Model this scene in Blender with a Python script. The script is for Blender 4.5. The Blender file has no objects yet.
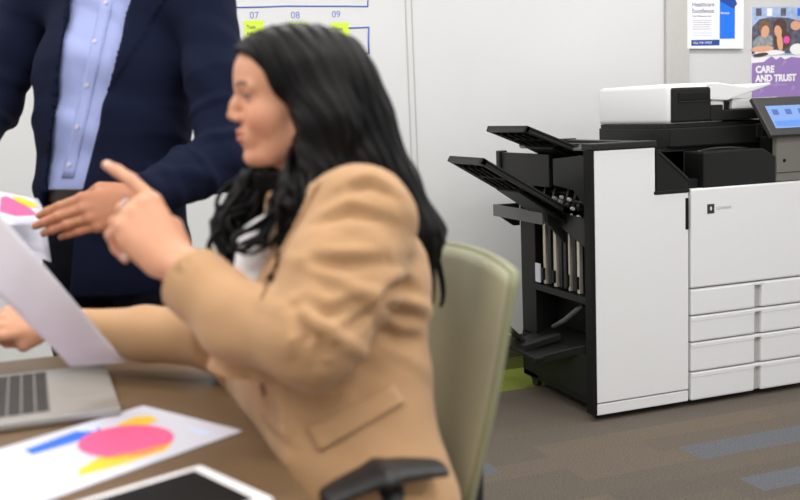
import bpy, bmesh, math, random
import numpy as np
from mathutils import Vector, Matrix, Euler
random.seed(7); rng = np.random.default_rng(7)
C = bpy.context.scene.collection
sc = bpy.context.scene
# ------------------------------------------------------------------ camera, world, lights, exposure
CAMZ = 1.22; FPX = 1000.0; YAW, PITCH, ROLL = .3525, .1365, .0406
cy, sy, cp, sp = math.cos(YAW), math.sin(YAW), math.cos(PITCH), math.sin(PITCH)
FW = Vector((sy*cp, cy*cp, -sp)); r0 = Vector((cy, -sy, 0)); u0 = r0.cross(FW)
RT = math.cos(ROLL)*r0 - math.sin(ROLL)*u0; UP = math.sin(ROLL)*r0 + math.cos(ROLL)*u0
cam = bpy.data.objects.new('camera', bpy.data.cameras.new('camera')); C.objects.link(cam)
m3 = Matrix((RT, UP, -FW)).transposed()
cam.matrix_world = Matrix.Translation((0, 0, CAMZ)) @ m3.to_4x4()
cam.data.sensor_width = 36; cam.data.lens = FPX/800*36
cam.data.dof.use_dof = True; cam.data.dof.focus_distance = 3.85; cam.data.dof.aperture_fstop = 2.9
cam.data.clip_start = .05
sc.camera = cam
sc.view_settings.view_transform = 'Standard'; sc.view_settings.look = 'None'
sc.view_settings.gamma = 1; sc.view_settings.exposure = 0.13; sc.view_settings.use_curve_mapping = False
wd = bpy.data.worlds.new('world'); sc.world = wd; wd.use_nodes = True
wd.node_tree.nodes['Background'].inputs[0].default_value = (1, .995, .99, 1)
wd.node_tree.nodes['Background'].inputs[1].default_value = .76
def area(name, loc, sx, sy_, W, rot=(0, 0, 0), col=(1, .985, .965)):
    l = bpy.data.lights.new(name, 'AREA'); l.shape = 'RECTANGLE'; l.size = sx; l.size_y = sy_; l.energy = W; l.color = col
    o = bpy.data.objects.new(name, l); C.objects.link(o); o.location = loc; o.rotation_euler = rot; return o
PANELS = [(x, y) for x in (-.9, 1.1, 3.1) for y in (-.2, 1.5, 3.2)]
for x, y in PANELS: area('ceiling_lamp_light', (x, y, 2.74), 1.15, .55, 20)

def P(px, py, d):   # a point of the place at depth d metres from the lens
    return Vector((0, 0, CAMZ)) + (FW + RT*((px-400)/FPX) - UP*((py-250)/FPX))*d

# ------------------------------------------------------------------ materials
def lin(c): return tuple(((v/255)/12.92 if v/255 <= .04045 else ((v/255+.055)/1.055)**2.4) for v in c)
def mat(name, rgb, rough=.5, metal=0, noise=0, nscale=40, bump=0, bscale=200, emit=0, spec=.5, sheen=0, stretch=None, attr=None, trans=0, alpha=1):
    m = bpy.data.materials.new(name); m.use_nodes = True; nt = m.node_tree; b = nt.nodes['Principled BSDF']
    c = lin(rgb)
    b.inputs['Base Color'].default_value = (*c, 1); b.inputs['Roughness'].default_value = rough
    b.inputs['Metallic'].default_value = metal; b.inputs['Specular IOR Level'].default_value = spec
    if sheen: b.inputs['Sheen Weight'].default_value = sheen
    if emit:
        b.inputs['Emission Color'].default_value = (*c, 1); b.inputs['Emission Strength'].default_value = emit
    if alpha < 1: b.inputs['Alpha'].default_value = alpha
    tc = nt.nodes.new('ShaderNodeTexCoord'); src = tc.outputs['Object']
    if stretch:
        mp = nt.nodes.new('ShaderNodeMapping'); mp.inputs['Scale'].default_value = stretch
        nt.links.new(src, mp.inputs[0]); src = mp.outputs[0]
    base = None
    if attr:
        a = nt.nodes.new('ShaderNodeAttribute'); a.attribute_name = attr; base = a.outputs['Color']
    if noise or not attr:
        n = nt.nodes.new('ShaderNodeTexNoise'); n.inputs['Scale'].default_value = nscale; n.inputs['Detail'].default_value = 3
        nt.links.new(src, n.inputs['Vector'])
        mr = nt.nodes.new('ShaderNodeMapRange'); mr.inputs['From Min'].default_value = .3; mr.inputs['From Max'].default_value = .7
        nz = noise or .02
        mr.inputs['To Min'].default_value = 1-nz; mr.inputs['To Max'].default_value = 1+nz
        nt.links.new(n.outputs['Fac'], mr.inputs['Value'])
        mx = nt.nodes.new('ShaderNodeVectorMath'); mx.operation = 'MULTIPLY'
        if base: nt.links.new(base, mx.inputs[0])
        else: mx.inputs[0].default_value = c
        nt.links.new(mr.outputs[0], mx.inputs[1]); base = mx.outputs[0]
    nt.links.new(base, b.inputs['Base Color'])
    if bump:
        n2 = nt.nodes.new('ShaderNodeTexNoise'); n2.inputs['Scale'].default_value = bscale; n2.inputs['Detail'].default_value = 2
        nt.links.new(src, n2.inputs['Vector']); bp = nt.nodes.new('ShaderNodeBump'); bp.inputs['Strength'].default_value = bump
        bp.inputs['Distance'].default_value = .002
        nt.links.new(n2.outputs['Fac'], bp.inputs['Height']); nt.links.new(bp.outputs[0], b.inputs['Normal'])
    return m
M = dict(
 wall=mat('wall_paint', (210, 211, 213), .45, noise=.012, nscale=3),
 wallgrey=mat('grey_trim', (188, 187, 185), .6, noise=.02, nscale=30),
 base=mat('baseboard_rubber', (74, 68, 58), .6),
 ceil=mat('ceiling_tile', (225, 224, 220), .9, noise=.03, nscale=60),
 lamp=mat('lamp_diffuser', (255, 250, 240), .5, emit=2.2),
 white=mat('white_plastic', (228, 229, 231), .42, noise=.004),
 whitegap=mat('seam_grey', (120, 119, 117), .6),
 offwhite=mat('handle_grey', (176, 175, 173), .5),
 black=mat('black_plastic', (19, 19, 19), .45, noise=.06, bump=.08, bscale=700, spec=.28),
 dark=mat('inner_black', (8, 8, 8), .6, spec=.25),
 char=mat('charcoal_plastic', (28, 28, 28), .42, noise=.05, spec=.32),
 greytop=mat('grey_plastic', (96, 96, 95), .45),
 steel=mat('steel_rail', (205, 198, 186), .35, metal=.55),
 pod=mat('taupe_plastic', (112, 109, 104), .5),
 bezel=mat('screen_bezel', (58, 57, 56), .35),
 screen=mat('screen_glow', (106, 134, 184), .3, emit=.33),
 icon=mat('screen_icon', (70, 92, 150), .3, emit=.3),
 iconw=mat('screen_bar', (78, 118, 190), .3, emit=.4),
 ink=mat('dark_ink', (50, 50, 55), .6),
 paper=mat('paper', (214, 215, 229), .7, noise=.01),
 papershade=mat('paper_shaded', (213, 213, 224), .7, noise=.01),  # copy of paper with the held sheet's shade put into its colour
 table=mat('table_laminate', (106, 84, 60), .42, noise=.06, nscale=14, stretch=(1, 8, 1)),
 tableedge=mat('table_edge', (60, 48, 36), .5),
 alu=mat('aluminium', (178, 176, 173), .38, metal=.55),
 key=mat('laptop_key', (48, 47, 47), .5),
 keybed=mat('key_well', (120, 118, 116), .5),
 meshgreen=mat('chair_mesh', (176, 177, 152), .75, noise=.05, nscale=200, bump=.5, bscale=900),
 frame=mat('chair_frame', (140, 141, 112), .5),
 rubber=mat('black_rubber', (30, 30, 32), .5, bump=.2, bscale=400),
 camel=mat('camel_wool', (179, 141, 104), .85, noise=.035, nscale=300, bump=.25, bscale=900, sheen=.15, spec=.15),
 cameldk=mat('camel_horn', (150, 112, 78), .5),
 navy=mat('navy_wool', (20, 25, 46), .9, noise=.1, nscale=500, bump=.3, bscale=1200, spec=.1),
 trouser=mat('trouser_wool', (12, 14, 24), .85, noise=.08, nscale=400, bump=.2, bscale=1000, spec=.08),
 shirt=mat('blue_shirt', (152, 163, 212), .75, noise=.06, nscale=900, bump=.2, bscale=1200),
 button=mat('shirt_button', (196, 190, 205), .3),
 blouse=mat('white_blouse', (232, 232, 236), .75, bump=.1),
 belt=mat('brown_belt', (38, 25, 16), .45, noise=.1),
 gold=mat('gold_metal', (190, 150, 90), .3, metal=.9),
 silver=mat('silver_metal', (205, 208, 220), .25, metal=.7),
 hair=mat('black_hair', (9, 8, 9), .5, noise=.3, nscale=60, bump=.35, bscale=120, stretch=(6, 6, .8), spec=.14),
 hairm=mat('brown_hair', (60, 42, 30), .55, bump=.5, bscale=300),
 skinw=mat('skin_light', (214, 158, 122), .48, attr='Col', noise=.03, nscale=90, bump=.1, bscale=600, spec=.4),
 note=mat('lime_note', (205, 232, 62), .7),
 marker=mat('blue_marker', (96, 118, 196), .6),
 shoe=mat('black_leather', (26, 24, 24), .35),
 nail=mat('nail', (238, 214, 204), .25),
 pink=mat('print_pink', (247, 96, 150), .7, noise=.05, nscale=60), orange=mat('print_orange', (250, 150, 70), .7),
 yellow=mat('print_yellow', (246, 200, 50), .7), blue=mat('print_blue', (40, 112, 238), .7), pale=mat('print_pale', (212, 224, 250), .7),
 navyp=mat('print_navy', (30, 72, 160), .7), bright=mat('print_bright', (22, 118, 246), .7), greyp=mat('print_grey', (190, 192, 205), .7),
 txt=mat('print_text', (84, 92, 150), .7), purple=mat('print_purple', (152, 124, 188), .7, noise=.04, nscale=12), purpl2=mat('print_lilac', (170, 146, 200), .7),
 whitep=mat('print_white', (246, 244, 248), .7),
 p_dark=mat('print_slate', (92, 92, 110), .7, noise=.4, nscale=40), p_blue=mat('print_sky', (168, 188, 226), .7, noise=.2, nscale=25),  # p_dark: slate ink of the poster picture and the note wording
 p_skin=mat('print_skin', (226, 170, 138), .7), p_hair=mat('print_hair', (128, 94, 72), .7, noise=.2, nscale=60), p_hair2=mat('print_hair_dark', (86, 62, 56), .7, noise=.2, nscale=60),
 p_shirt=mat('print_shirt', (150, 156, 160), .7, noise=.3, nscale=50), hot=mat('print_hot', (236, 84, 168), .7),
)
def carpet():
    m = bpy.data.materials.new('carpet_planks'); m.use_nodes = True; nt = m.node_tree; N = nt.nodes; L = nt.links; b = N['Principled BSDF']
    b.inputs['Roughness'].default_value = .95; b.inputs['Specular IOR Level'].default_value = .1
    tc = N.new('ShaderNodeTexCoord'); sx = N.new('ShaderNodeSeparateXYZ'); L.new(tc.outputs['Object'], sx.inputs[0])
    X, Y = sx.outputs[0], sx.outputs[1]
    def mt(op, a, b_):
        n = N.new('ShaderNodeMath'); n.operation = op
        for i, v in enumerate((a, b_)):
            if isinstance(v, (int, float)): n.inputs[i].default_value = v
            else: L.new(v, n.inputs[i])
        return n.outputs[0]
    def rng_(v, a, b_): return mt('MULTIPLY', mt('GREATER_THAN', v, a), mt('LESS_THAN', v, b_))
    def box(x0, x1, y0, y1): return mt('MULTIPLY', rng_(X, x0, x1), rng_(Y, y0, y1))
    def mix(f, a, b_):
        n = N.new('ShaderNodeMix'); n.data_type = 'RGBA'; L.new(f, n.inputs[0])
        for i, v in ((6, a), (7, b_)):
            if isinstance(v, tuple): n.inputs[i].default_value = (*v, 1)
            else: L.new(v, n.inputs[i])
        return n.outputs[2]
    br = N.new('ShaderNodeTexBrick'); L.new(tc.outputs['Object'], br.inputs['Vector'])
    br.inputs['Scale'].default_value = 1; br.inputs['Brick Width'].default_value = 1.0; br.inputs['Row Height'].default_value = .125
    br.inputs['Mortar Size'].default_value = 0.0; br.offset = .37
    br.inputs['Color1'].default_value = (*lin((98, 89, 79)), 1); br.inputs['Color2'].default_value = (*lin((88, 82, 76)), 1)
    col = br.outputs['Color']
    blue = lin((90, 92, 97))
    for bx in ((2.085, 3.2, 2.745, 2.885), (2.077, 3.1, 2.43, 2.55), (.6, 1.415, 2.94, 3.05), (3.0, 4.2, 3.12, 3.25), (.9, 1.9, 1.9, 2.02)):
        col = mix(box(*bx), col, blue)
    col = mix(box(-9, 9, 3.82, 4.14), col, lin((118, 129, 54)))
    col = mix(box(-9, 9, 4.14, 4.5), col, lin((74, 80, 36)))
    nz = N.new('ShaderNodeTexNoise'); nz.inputs['Scale'].default_value = 170; nz.inputs['Detail'].default_value = 4; L.new(tc.outputs['Object'], nz.inputs['Vector'])
    mr = N.new('ShaderNodeMapRange'); mr.inputs[1].default_value = .3; mr.inputs[2].default_value = .7; mr.inputs[3].default_value = .72; mr.inputs[4].default_value = 1.28
    L.new(nz.outputs['Fac'], mr.inputs[0])
    mx = N.new('ShaderNodeVectorMath'); mx.operation = 'MULTIPLY'; L.new(col, mx.inputs[0]); L.new(mr.outputs[0], mx.inputs[1])
    L.new(mx.outputs[0], b.inputs['Base Color'])
    bp = N.new('ShaderNodeBump'); bp.inputs['Strength'].default_value = .6; bp.inputs['Distance'].default_value = .004
    L.new(nz.outputs['Fac'], bp.inputs['Height']); L.new(bp.outputs[0], b.inputs['Normal'])
    return m
M['carpet'] = carpet()

# ------------------------------------------------------------------ object helpers
def tag(o, label, cat, group=None):
    o['label'] = label; o['category'] = cat
    if group: o['group'] = group
    return o
def thing(name, label, cat, loc=(0, 0, 0), rotz=0, group=None):
    o = bpy.data.objects.new(name, None); C.objects.link(o); o.location = loc; o.rotation_euler = (0, 0, rotz)
    o.empty_display_size = .05
    return tag(o, label, cat, group)
def link(name, me, m, parent=None, smooth=False):
    o = bpy.data.objects.new(name, me); C.objects.link(o)
    for mm in (m if isinstance(m, (list, tuple)) else [m]): me.materials.append(M[mm] if isinstance(mm, str) else mm)
    if smooth: me.shade_smooth()
    if parent is not None:
        o.parent = parent
        bpy.context.view_layer.update()
        pm = parent.matrix_world if parent.parent is None else parent.matrix_world
        o.matrix_parent_inverse = Matrix.Identity(4)
    return o
def W2L(parent):
    """world-to-local matrix of a parent that is itself top-level or identity-chained"""
    m = Matrix.Identity(4); q = parent
    while q is not None:
        m = Matrix.LocRotScale(q.location, q.rotation_euler, q.scale) @ m; q = q.parent
    return m.inverted()
class MB:
    def __init__(s): s.bm = bmesh.new()
    def box(s, x0, x1, y0, y1, z0, z1, bev=0, mi=0, rot=None, piv=None):
        r = bmesh.ops.create_cube(s.bm, size=1); vs = r['verts']
        for v in vs: v.co = Vector((x0+(v.co.x+.5)*(x1-x0), y0+(v.co.y+.5)*(y1-y0), z0+(v.co.z+.5)*(z1-z0)))
        fs = list({f for v in vs for f in v.link_faces})
        if bev:
            es = list({e for v in vs for e in v.link_edges})
            rr = bmesh.ops.bevel(s.bm, geom=es, offset=bev, segments=2, profile=.6, affect='EDGES')
            fs = rr['faces']; vs = list({v for f in fs for v in f.verts})
            vs2 = set(vs)
            for v in list(vs2):
                for f in v.link_faces: vs2.update(f.verts)
            vs = list(vs2); fs = list({f for v in vs for f in v.link_faces})
        for f in fs: f.material_index = mi
        if rot is not None:
            bmesh.ops.rotate(s.bm, verts=vs, cent=piv or Vector(((x0+x1)/2, (y0+y1)/2, (z0+z1)/2)), matrix=rot)
        return s
    def poly(s, pts, ext, mi=0, bev=0):
        """prism: polygon pts extruded by vector ext"""
        a = [s.bm.verts.new(p) for p in pts]; b = [s.bm.verts.new(Vector(p)+Vector(ext)) for p in pts]
        n = len(pts); fs = [s.bm.faces.new(a), s.bm.faces.new(b[::-1])]
        for i in range(n): fs.append(s.bm.faces.new((a[i], b[i], b[(i+1) % n], a[(i+1) % n])))
        for f in fs: f.material_index = mi
        bmesh.ops.recalc_face_normals(s.bm, faces=fs)
        if bev: bmesh.ops.bevel(s.bm, geom=list({e for f in fs for e in f.edges}), offset=bev, segments=2, profile=.6, affect='EDGES')
        return s
    def cyl(s, a, b, r, r2=None, n=20, mi=0):
        a, b = Vector(a), Vector(b); d = b-a
        q = d.to_track_quat('Z', 'Y').to_matrix().to_4x4()
        rr = bmesh.ops.create_cone(s.bm, cap_ends=True, segments=n, radius1=r, radius2=r if r2 is None else r2, depth=d.length, matrix=Matrix.Translation((a+b)/2) @ q)
        for f in {f for v in rr['verts'] for f in v.link_faces}: f.material_index = mi
        return s
    def tube(s, pts, rad, n=10, mi=0):
        pts = [Vector(p) for p in pts]; rings = []; k = len(pts)
        prev = None
        for i, p in enumerate(pts):
            t = (pts[min(i+1, k-1)]-pts[max(i-1, 0)]).normalized()
            if prev is None: u = t.orthogonal().normalized()
            else: u = (prev - t*prev.dot(t)).normalized()
            prev = u; v = t.cross(u); r = rad[i] if isinstance(rad, (list, tuple, np.ndarray)) else rad
            rings.append([s.bm.verts.new(p + (u*math.cos(2*math.pi*j/n)+v*math.sin(2*math.pi*j/n))*r) for j in range(n)])
        for i in range(k-1):
            for j in range(n):
                f = s.bm.faces.new((rings[i][j], rings[i][(j+1) % n], rings[i+1][(j+1) % n], rings[i+1][j])); f.material_index = mi; f.smooth = True
        for r_ in (rings[0][::-1], rings[-1]): f = s.bm.faces.new(r_); f.material_index = mi
        return s
    def sph(s, c, r, n=14, mi=0):
        rr = bmesh.ops.create_uvsphere(s.bm, u_segments=n, v_segments=max(6, n//2+2), radius=1)
        r = r if isinstance(r, (tuple, list)) else (r, r, r)
        for v in rr['verts']: v.co = Vector(c)+Vector((v.co.x*r[0], v.co.y*r[1], v.co.z*r[2]))
        for f in {f for v in rr['verts'] for f in v.link_faces}: f.material_index = mi; f.smooth = True
        return s
    def build(s, name, m, parent=None, smooth=False, world=True):
        if parent is not None and world: s.bm.transform(W2L(parent))
        me = bpy.data.meshes.new(name); s.bm.to_mesh(me); s.bm.free()
        return link(name, me, m, parent, smooth)
def struct(o, kind='structure'): o['kind'] = kind; return o
def text(name, body, size, mtx, m, parent, extr=.0004, bold=0):
    cu = bpy.data.curves.new(name, 'FONT'); cu.body = body; cu.size = size; cu.extrude = extr; cu.offset = bold
    tmp = bpy.data.objects.new(name, cu); C.objects.link(tmp); bpy.context.view_layer.update()
    me = bpy.data.meshes.new_from_object(tmp); bpy.data.objects.remove(tmp); bpy.data.curves.remove(cu)
    me.transform(W2L(parent) @ mtx)
    return link(name, me, m, parent)
def facing(loc, xdir=(1, 0, 0), up=(0, 0, 1)):
    x = Vector(xdir).normalized(); u = Vector(up).normalized(); z = x.cross(u)
    return Matrix.Translation(loc) @ Matrix((x, u, z)).transposed().to_4x4()

# ------------------------------------------------------------------ implicit surfaces for people
class Field:
    def __init__(s, lo, hi, h):
        s.lo = np.array(lo, np.float32); s.h = h
        s.n = np.ceil((np.array(hi)-s.lo)/h).astype(int)+1
        s.g = np.full(s.n, 1., np.float32)
        s.ax = [s.lo[i]+h*np.arange(s.n[i], dtype=np.float32) for i in range(3)]
    def _win(s, lo, hi):
        a = np.clip(np.floor((np.array(lo)-s.lo)/s.h).astype(int), 0, s.n); b = np.clip(np.ceil((np.array(hi)-s.lo)/s.h).astype(int)+1, 0, s.n)
        if np.any(b <= a): return None, None
        sl = tuple(slice(a[i], b[i]) for i in range(3))
        return sl, (s.ax[0][sl[0]][:, None, None], s.ax[1][sl[1]][None, :, None], s.ax[2][sl[2]][None, None, :])
    def _merge(s, sl, d, k, op):
        g = s.g[sl]
        if op == 'add':
            if k <= 0: s.g[sl] = np.minimum(g, d)
            else:
                t = np.clip(.5+.5*(g-d)/k, 0, 1); s.g[sl] = g*(1-t)+d*t - k*t*(1-t)
        else:
            nd = -d
            if k <= 0: s.g[sl] = np.maximum(g, nd)
            else:
                t = np.clip(.5-.5*(g-nd)/k, 0, 1); s.g[sl] = g*(1-t)+nd*t + k*t*(1-t)
    def cone(s, a, b, r1, r2, k=.01, n=None, sq=1., op='add'):
        """tapered capsule; along unit axis n its radius is sq times as large"""
        a, b = np.array(a, float), np.array(b, float); R = max(r1, r2)*max(1, sq)+k+4*s.h
        sl, q = s._win(np.minimum(a, b)-R, np.maximum(a, b)+R)
        if sl is None: return s
        ba = b-a; L2 = max(float(ba@ba), 1e-12)
        px, py, pz = q[0]-a[0], q[1]-a[1], q[2]-a[2]
        t = np.clip((px*ba[0]+py*ba[1]+pz*ba[2])/L2, 0, 1)
        px, py, pz = px-t*ba[0], py-t*ba[1], pz-t*ba[2]
        l2 = px*px+py*py+pz*pz
        if n is not None:
            n = np.array(n, float); n /= np.linalg.norm(n); dn = px*n[0]+py*n[1]+pz*n[2]
            l2 = l2+dn*dn*(1/sq**2-1)
        d = np.sqrt(np.maximum(l2, 0))-(r1+(r2-r1)*t)
        s._merge(sl, d.astype(np.float32), k, op); return s
    def chain(s, pts, rs, k=.01, **kw):
        for i in range(len(pts)-1): s.cone(pts[i], pts[i+1], rs[i], rs[i+1], k, **kw)
        return s
    def ell(s, c, r, k=.01, R=None, op='add'):
        c, r = np.array(c, float), np.array(r, float); m = r.max()+k+4*s.h
        sl, q = s._win(c-m, c+m)
        if sl is None: return s
        p = [q[i]-c[i] for i in range(3)]
        if R is not None:
            R = np.array(R); p = [R[0, i]*p[0]+R[1, i]*p[1]+R[2, i]*p[2] for i in range(3)]
        k0 = np.sqrt((p[0]/r[0])**2+(p[1]/r[1])**2+(p[2]/r[2])**2); k1 = np.sqrt((p[0]/r[0]**2)**2+(p[1]/r[1]**2)**2+(p[2]/r[2]**2)**2)
        d = k0*(k0-1)/np.maximum(k1, 1e-6)
        s._merge(sl, d.astype(np.float32), k, op); return s
    def half(s, p, n):
        """cut away the side of plane (p, n) that n points to"""
        n = np.array(n, float); n /= np.linalg.norm(n); p = np.array(p, float)
        q = (s.ax[0][:, None, None], s.ax[1][None, :, None], s.ax[2][None, None, :])
        d = (q[0]-p[0])*n[0]+(q[1]-p[1])*n[1]+(q[2]-p[2])*n[2]
        s.g = np.maximum(s.g, d.astype(np.float32)); return s
    def warp(s, fn):
        q = np.broadcast_arrays(s.ax[0][:, None, None], s.ax[1][None, :, None], s.ax[2][None, None, :])
        near = np.abs(s.g) < .03
        pts = np.stack([a[near] for a in q], 1); s.g[near] += fn(pts).astype(np.float32); return s
    def mesh(s):
        g = s.g; g[0] = g[-1] = 1; g[:, 0] = g[:, -1] = 1; g[:, :, 0] = g[:, :, -1] = 1
        ins = g < 0; nx, ny, nz = g.shape
        cnt = np.zeros((nx-1, ny-1, nz-1), np.int8)
        off = [(i, j, k) for i in (0, 1) for j in (0, 1) for k in (0, 1)]
        for i, j, k in off: cnt += ins[i:nx-1+i, j:ny-1+j, k:nz-1+k]
        act = (cnt > 0) & (cnt < 8); I = np.argwhere(act)
        idx = np.full(act.shape, -1, np.int32); idx[act] = np.arange(len(I))
        val = np.stack([g[I[:, 0]+i, I[:, 1]+j, I[:, 2]+k] for i, j, k in off], 1)
        O = np.array(off, np.float32); acc = np.zeros((len(I), 3), np.float32); num = np.zeros(len(I), np.float32)
        for a in range(8):
            for b in range(a+1, 8):
                if np.abs(O[a]-O[b]).sum() == 1:
                    va, vb = val[:, a], val[:, b]; m = (va < 0) != (vb < 0)
                    t = np.where(m, va/np.where(m, va-vb, 1), 0)
                    acc += (O[a]+(O[b]-O[a])*t[:, None])*m[:, None]; num += m
        V = s.lo+s.h*(I+acc/num[:, None])
        F = []
        def quads(sgn, c):
            A = np.argwhere(sgn)
            return A
        for ax in range(3):
            sl0 = [slice(None)]*3; sl1 = [slice(None)]*3; sl0[ax] = slice(0, -1); sl1[ax] = slice(1, None)
            e0, e1 = ins[tuple(sl0)], ins[tuple(sl1)]; E = np.argwhere(e0 != e1)
            o1, o2 = [(1, 2), (2, 0), (0, 1)][ax]
            E = E[(E[:, o1] > 0) & (E[:, o2] > 0)]
            fl = e0[tuple(E.T)]
            def cell(d1, d2):
                e = E.copy(); e[:, o1] -= d1; e[:, o2] -= d2; return idx[tuple(e.T)]
            q = np.stack([cell(1, 1), cell(0, 1), cell(0, 0), cell(1, 0)], 1)
            q[~fl] = q[~fl][:, ::-1]; F.append(q)
        F = np.concatenate(F); F = F[(F >= 0).all(1)]
        return V.astype(np.float64), F
def join(parts):
    Vs, Fs, n = [], [], 0
    for V, F in parts: Vs.append(V); Fs.append(F+n); n += len(V)
    return np.concatenate(Vs), np.concatenate(Fs)
def xf(V, F, mtx):
    A = np.array(mtx); V2 = V@A[:3, :3].T+A[:3, 3]
    if np.linalg.det(A[:3, :3]) < 0: F = F[:, ::-1]
    return V2, F
def npmesh(name, V, F, m, parent=None, col=None, midx=None):
    if parent is not None: V = V@np.array(W2L(parent))[:3, :3].T+np.array(W2L(parent))[:3, 3]
    me = bpy.data.meshes.new(name); me.vertices.add(len(V)); me.vertices.foreach_set('co', V.astype(np.float32).ravel())
    me.loops.add(F.size); me.loops.foreach_set('vertex_index', F.astype(np.int32).ravel())
    me.polygons.add(len(F)); me.polygons.foreach_set('loop_start', np.arange(0, F.size, 4, dtype=np.int32))
    if midx is not None: me.polygons.foreach_set('material_index', midx.astype(np.int32))
    me.update(calc_edges=True); me.validate()
    if col is not None:
        ca = me.color_attributes.new('Col', 'FLOAT_COLOR', 'POINT'); ca.data.foreach_set('color', np.concatenate([col, np.ones((len(col), 1))], 1).astype(np.float32).ravel())
    me.shade_smooth(); o = link(name, me, m, parent, False); return o
def unit(v): v = np.array(v, float); return v/np.linalg.norm(v)
def frame(org, x, zhint, left=False):
    x = unit(x); z = np.array(zhint, float); z = unit(z-x*(z@x)); y = np.cross(z, x)
    if left: y = -y
    A = np.eye(4); A[:3, 0] = x; A[:3, 1] = y; A[:3, 2] = z; A[:3, 3] = org; return A
def hand(curl, spread=(.10, .02, -.06, -.14), thumb=((.028, .026, -.010), (.058, .050, -.022), (.086, .060, -.030), (.108, .062, -.036)), fore=(-.16, 0, 0), s=1., h=.0022, fat=1.):
    """right hand along +x, thumb side +y, back of the hand +z; curl = 4 x 3 joint angles (radians)"""
    f = Field((-.14, -.09, -.12), (.22, .11, .06), h)
    fore = np.array(fore, float)
    f.cone(fore*.8, (0, 0, 0), .030*fat, .0235*fat, .012, n=(0, 1, 0), sq=1.18)
    mcp = [(.090, .027, .000), (.094, .007, .002), (.089, -.013, .000), (.080, -.031, -.005)]
    for i, q in enumerate(mcp):
        f.cone((.005, (.012, .004, -.005, -.012)[i], -.002), q, .016, .0118, .012)
    f.ell((.05, -.002, -.010), (.045, .036, .014), .012)
    f.cone((.018, .018, -.012), (.052, .040, -.020), .017, .014, .016)   # thumb ball
    f.cone((.015, -.024, -.010), (.062, -.034, -.012), .013, .011, .014)
    Ls = [(.044, .026, .021), (.048, .030, .022), (.044, .028, .022), (.034, .021, .019)]
    Rs = [(.0105, .0092, .0082, .0068), (.0105, .0094, .0083, .0068), (.0100, .0090, .0080, .0066), (.0092, .0080, .0072, .0060)]
    tips = []
    for i in range(4):
        p = np.array(mcp[i], float); a = 0; pts = [p]
        for j in range(3):
            a += curl[i][j]; d = np.array([math.cos(a)*math.cos(spread[i]), math.sin(spread[i])*math.cos(a*.7), -math.sin(a)])
            p = p+unit(d)*Ls[i][j]; pts.append(p)
        for j in range(3): f.cone(pts[j], pts[j+1], Rs[i][j], Rs[i][j+1], .0035 if j else .006)
        tips.append((pts, Rs[i], a))
    t = [np.array(q) for q in thumb]
    f.cone(t[0], t[1], .0155, .0125, .012); f.cone(t[1], t[2], .0120, .0105, .004); f.cone(t[2], t[3], .0105, .0080, .004)
    V, F = f.mesh(); V = V*s
    return V, F, tips
def fold(V, dirn, freq, amp, seed=0, warp=1.5):
    """soft directional cloth folds as an offset"""
    d = unit(dirn); r = np.random.default_rng(seed); w = np.zeros(len(V))
    for _ in range(5):
        a = unit(r.normal(size=3)); w += np.sin(V@a*r.uniform(8, 22)+r.uniform(0, 6))*.35
    ph = V@d*freq+w*warp
    return amp*(np.clip(np.sin(ph), -.2, 1)**2)
exec_later = []
# ------------------------------------------------------------------ the setting
WY = 4.36
struct(MB().box(-3.2, 5.4, -2.5, WY, -.04, 0).build('floor', 'carpet'))
struct(MB().box(-3.2, 5.4, WY, WY+.12, 0, 2.8).build('wall_back', 'wall'))
struct(MB().box(-3.2, 5.4, -2.5, WY+.12, 2.8, 2.9).build('ceiling', 'ceil'))
struct(MB().box(-3.2, 5.4, WY-.012, WY-.001, .001, .11, .002).build('baseboard_back', 'base'))
struct(MB().box(1.676, 1.682, WY-.004, WY-.0005, .11, 2.8).box(1.706, 1.711, WY-.004, WY-.0005, .11, 2.8).build('trim_1', 'wallgrey'))
struct(MB().box(3.073, 3.212, WY-.02, WY-.0005, .11, 2.8, .002).build('trim_2', 'wallgrey'))
for k, (x, y) in enumerate(PANELS):
    t = thing('ceiling_light', 'ceiling light panel, '+('front', 'middle', 'rear')[k % 3]+' row, '+('left', 'centre', 'right')[k//3]+' of the room', 'ceiling light', (x, y, 2.8), group='ceiling light panels')
    MB().box(x-.62, x+.62, y-.32, y+.32, 2.772, 2.799, .004).build('frame', 'wall', t)
    MB().box(x-.59, x+.59, y-.29, y+.29, 2.762, 2.771).build('diffuser', 'lamp', t)

# ------------------------------------------------------------------ finishing unit of the copier
fx0, fx1, fy0, fy1 = 1.981, 2.412, 3.262, 3.885
fin = thing('finishing_unit', 'black finishing cabinet with white front panel and open paper trays, left of the copier', 'printer finisher', (2.19, 3.57, 0))
b = MB()
b.box(fx0+.012, fx1, fy0+.03, fy1, .05, .25)                         # base
b.box(fx0+.16, fx1, fy0+.03, fy1, .25, 1.03)                         # core
b.box(fx0+.012, fx1, fy0+.03, fy0+.085, .05, 1.03, .003)             # front side wall
b.box(fx0+.012, fx0+.20, fy1-.13, fy1, .05, 1.0, .003)               # rear column
b.box(fx0+.004, fx0+.16, 3.33, fy1-.10, .45, .478, .003)             # rail above opening
b.build('body', 'black', fin)
MB().box(fx0+.004, fx0+.016, fy0+.07, fy1-.01, .075, .245, .003).build('lower_panel', 'black', fin)
# white front
b = MB()
b.poly([(fx0+.006, fy0, .074), (fx1-.003, fy0, .074), (fx1-.003, fy0, .866), (2.256, fy0, .866), (2.256, fy0, 1.048), (fx0+.006, fy0, 1.048)], (0, .028, 0), bev=.004)
fp = b.build('front_panel', 'white', fin)
MB().box(2.394, 2.4095, fy0-.0015, fy0+.01, .72, .845, .003).build('door_handle', 'dark', fp)
MB().box(fx0+.006, fx1-.003, fy0+.002, fy0+.03, .025, .069, .004).build('kick_panel', 'white', fin)
MB().box(fx0-.014, fx0+.0055, fy0-.001, fy0+.045, .03, 1.05, .002).build('corner_post', 'dark', fin)
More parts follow.
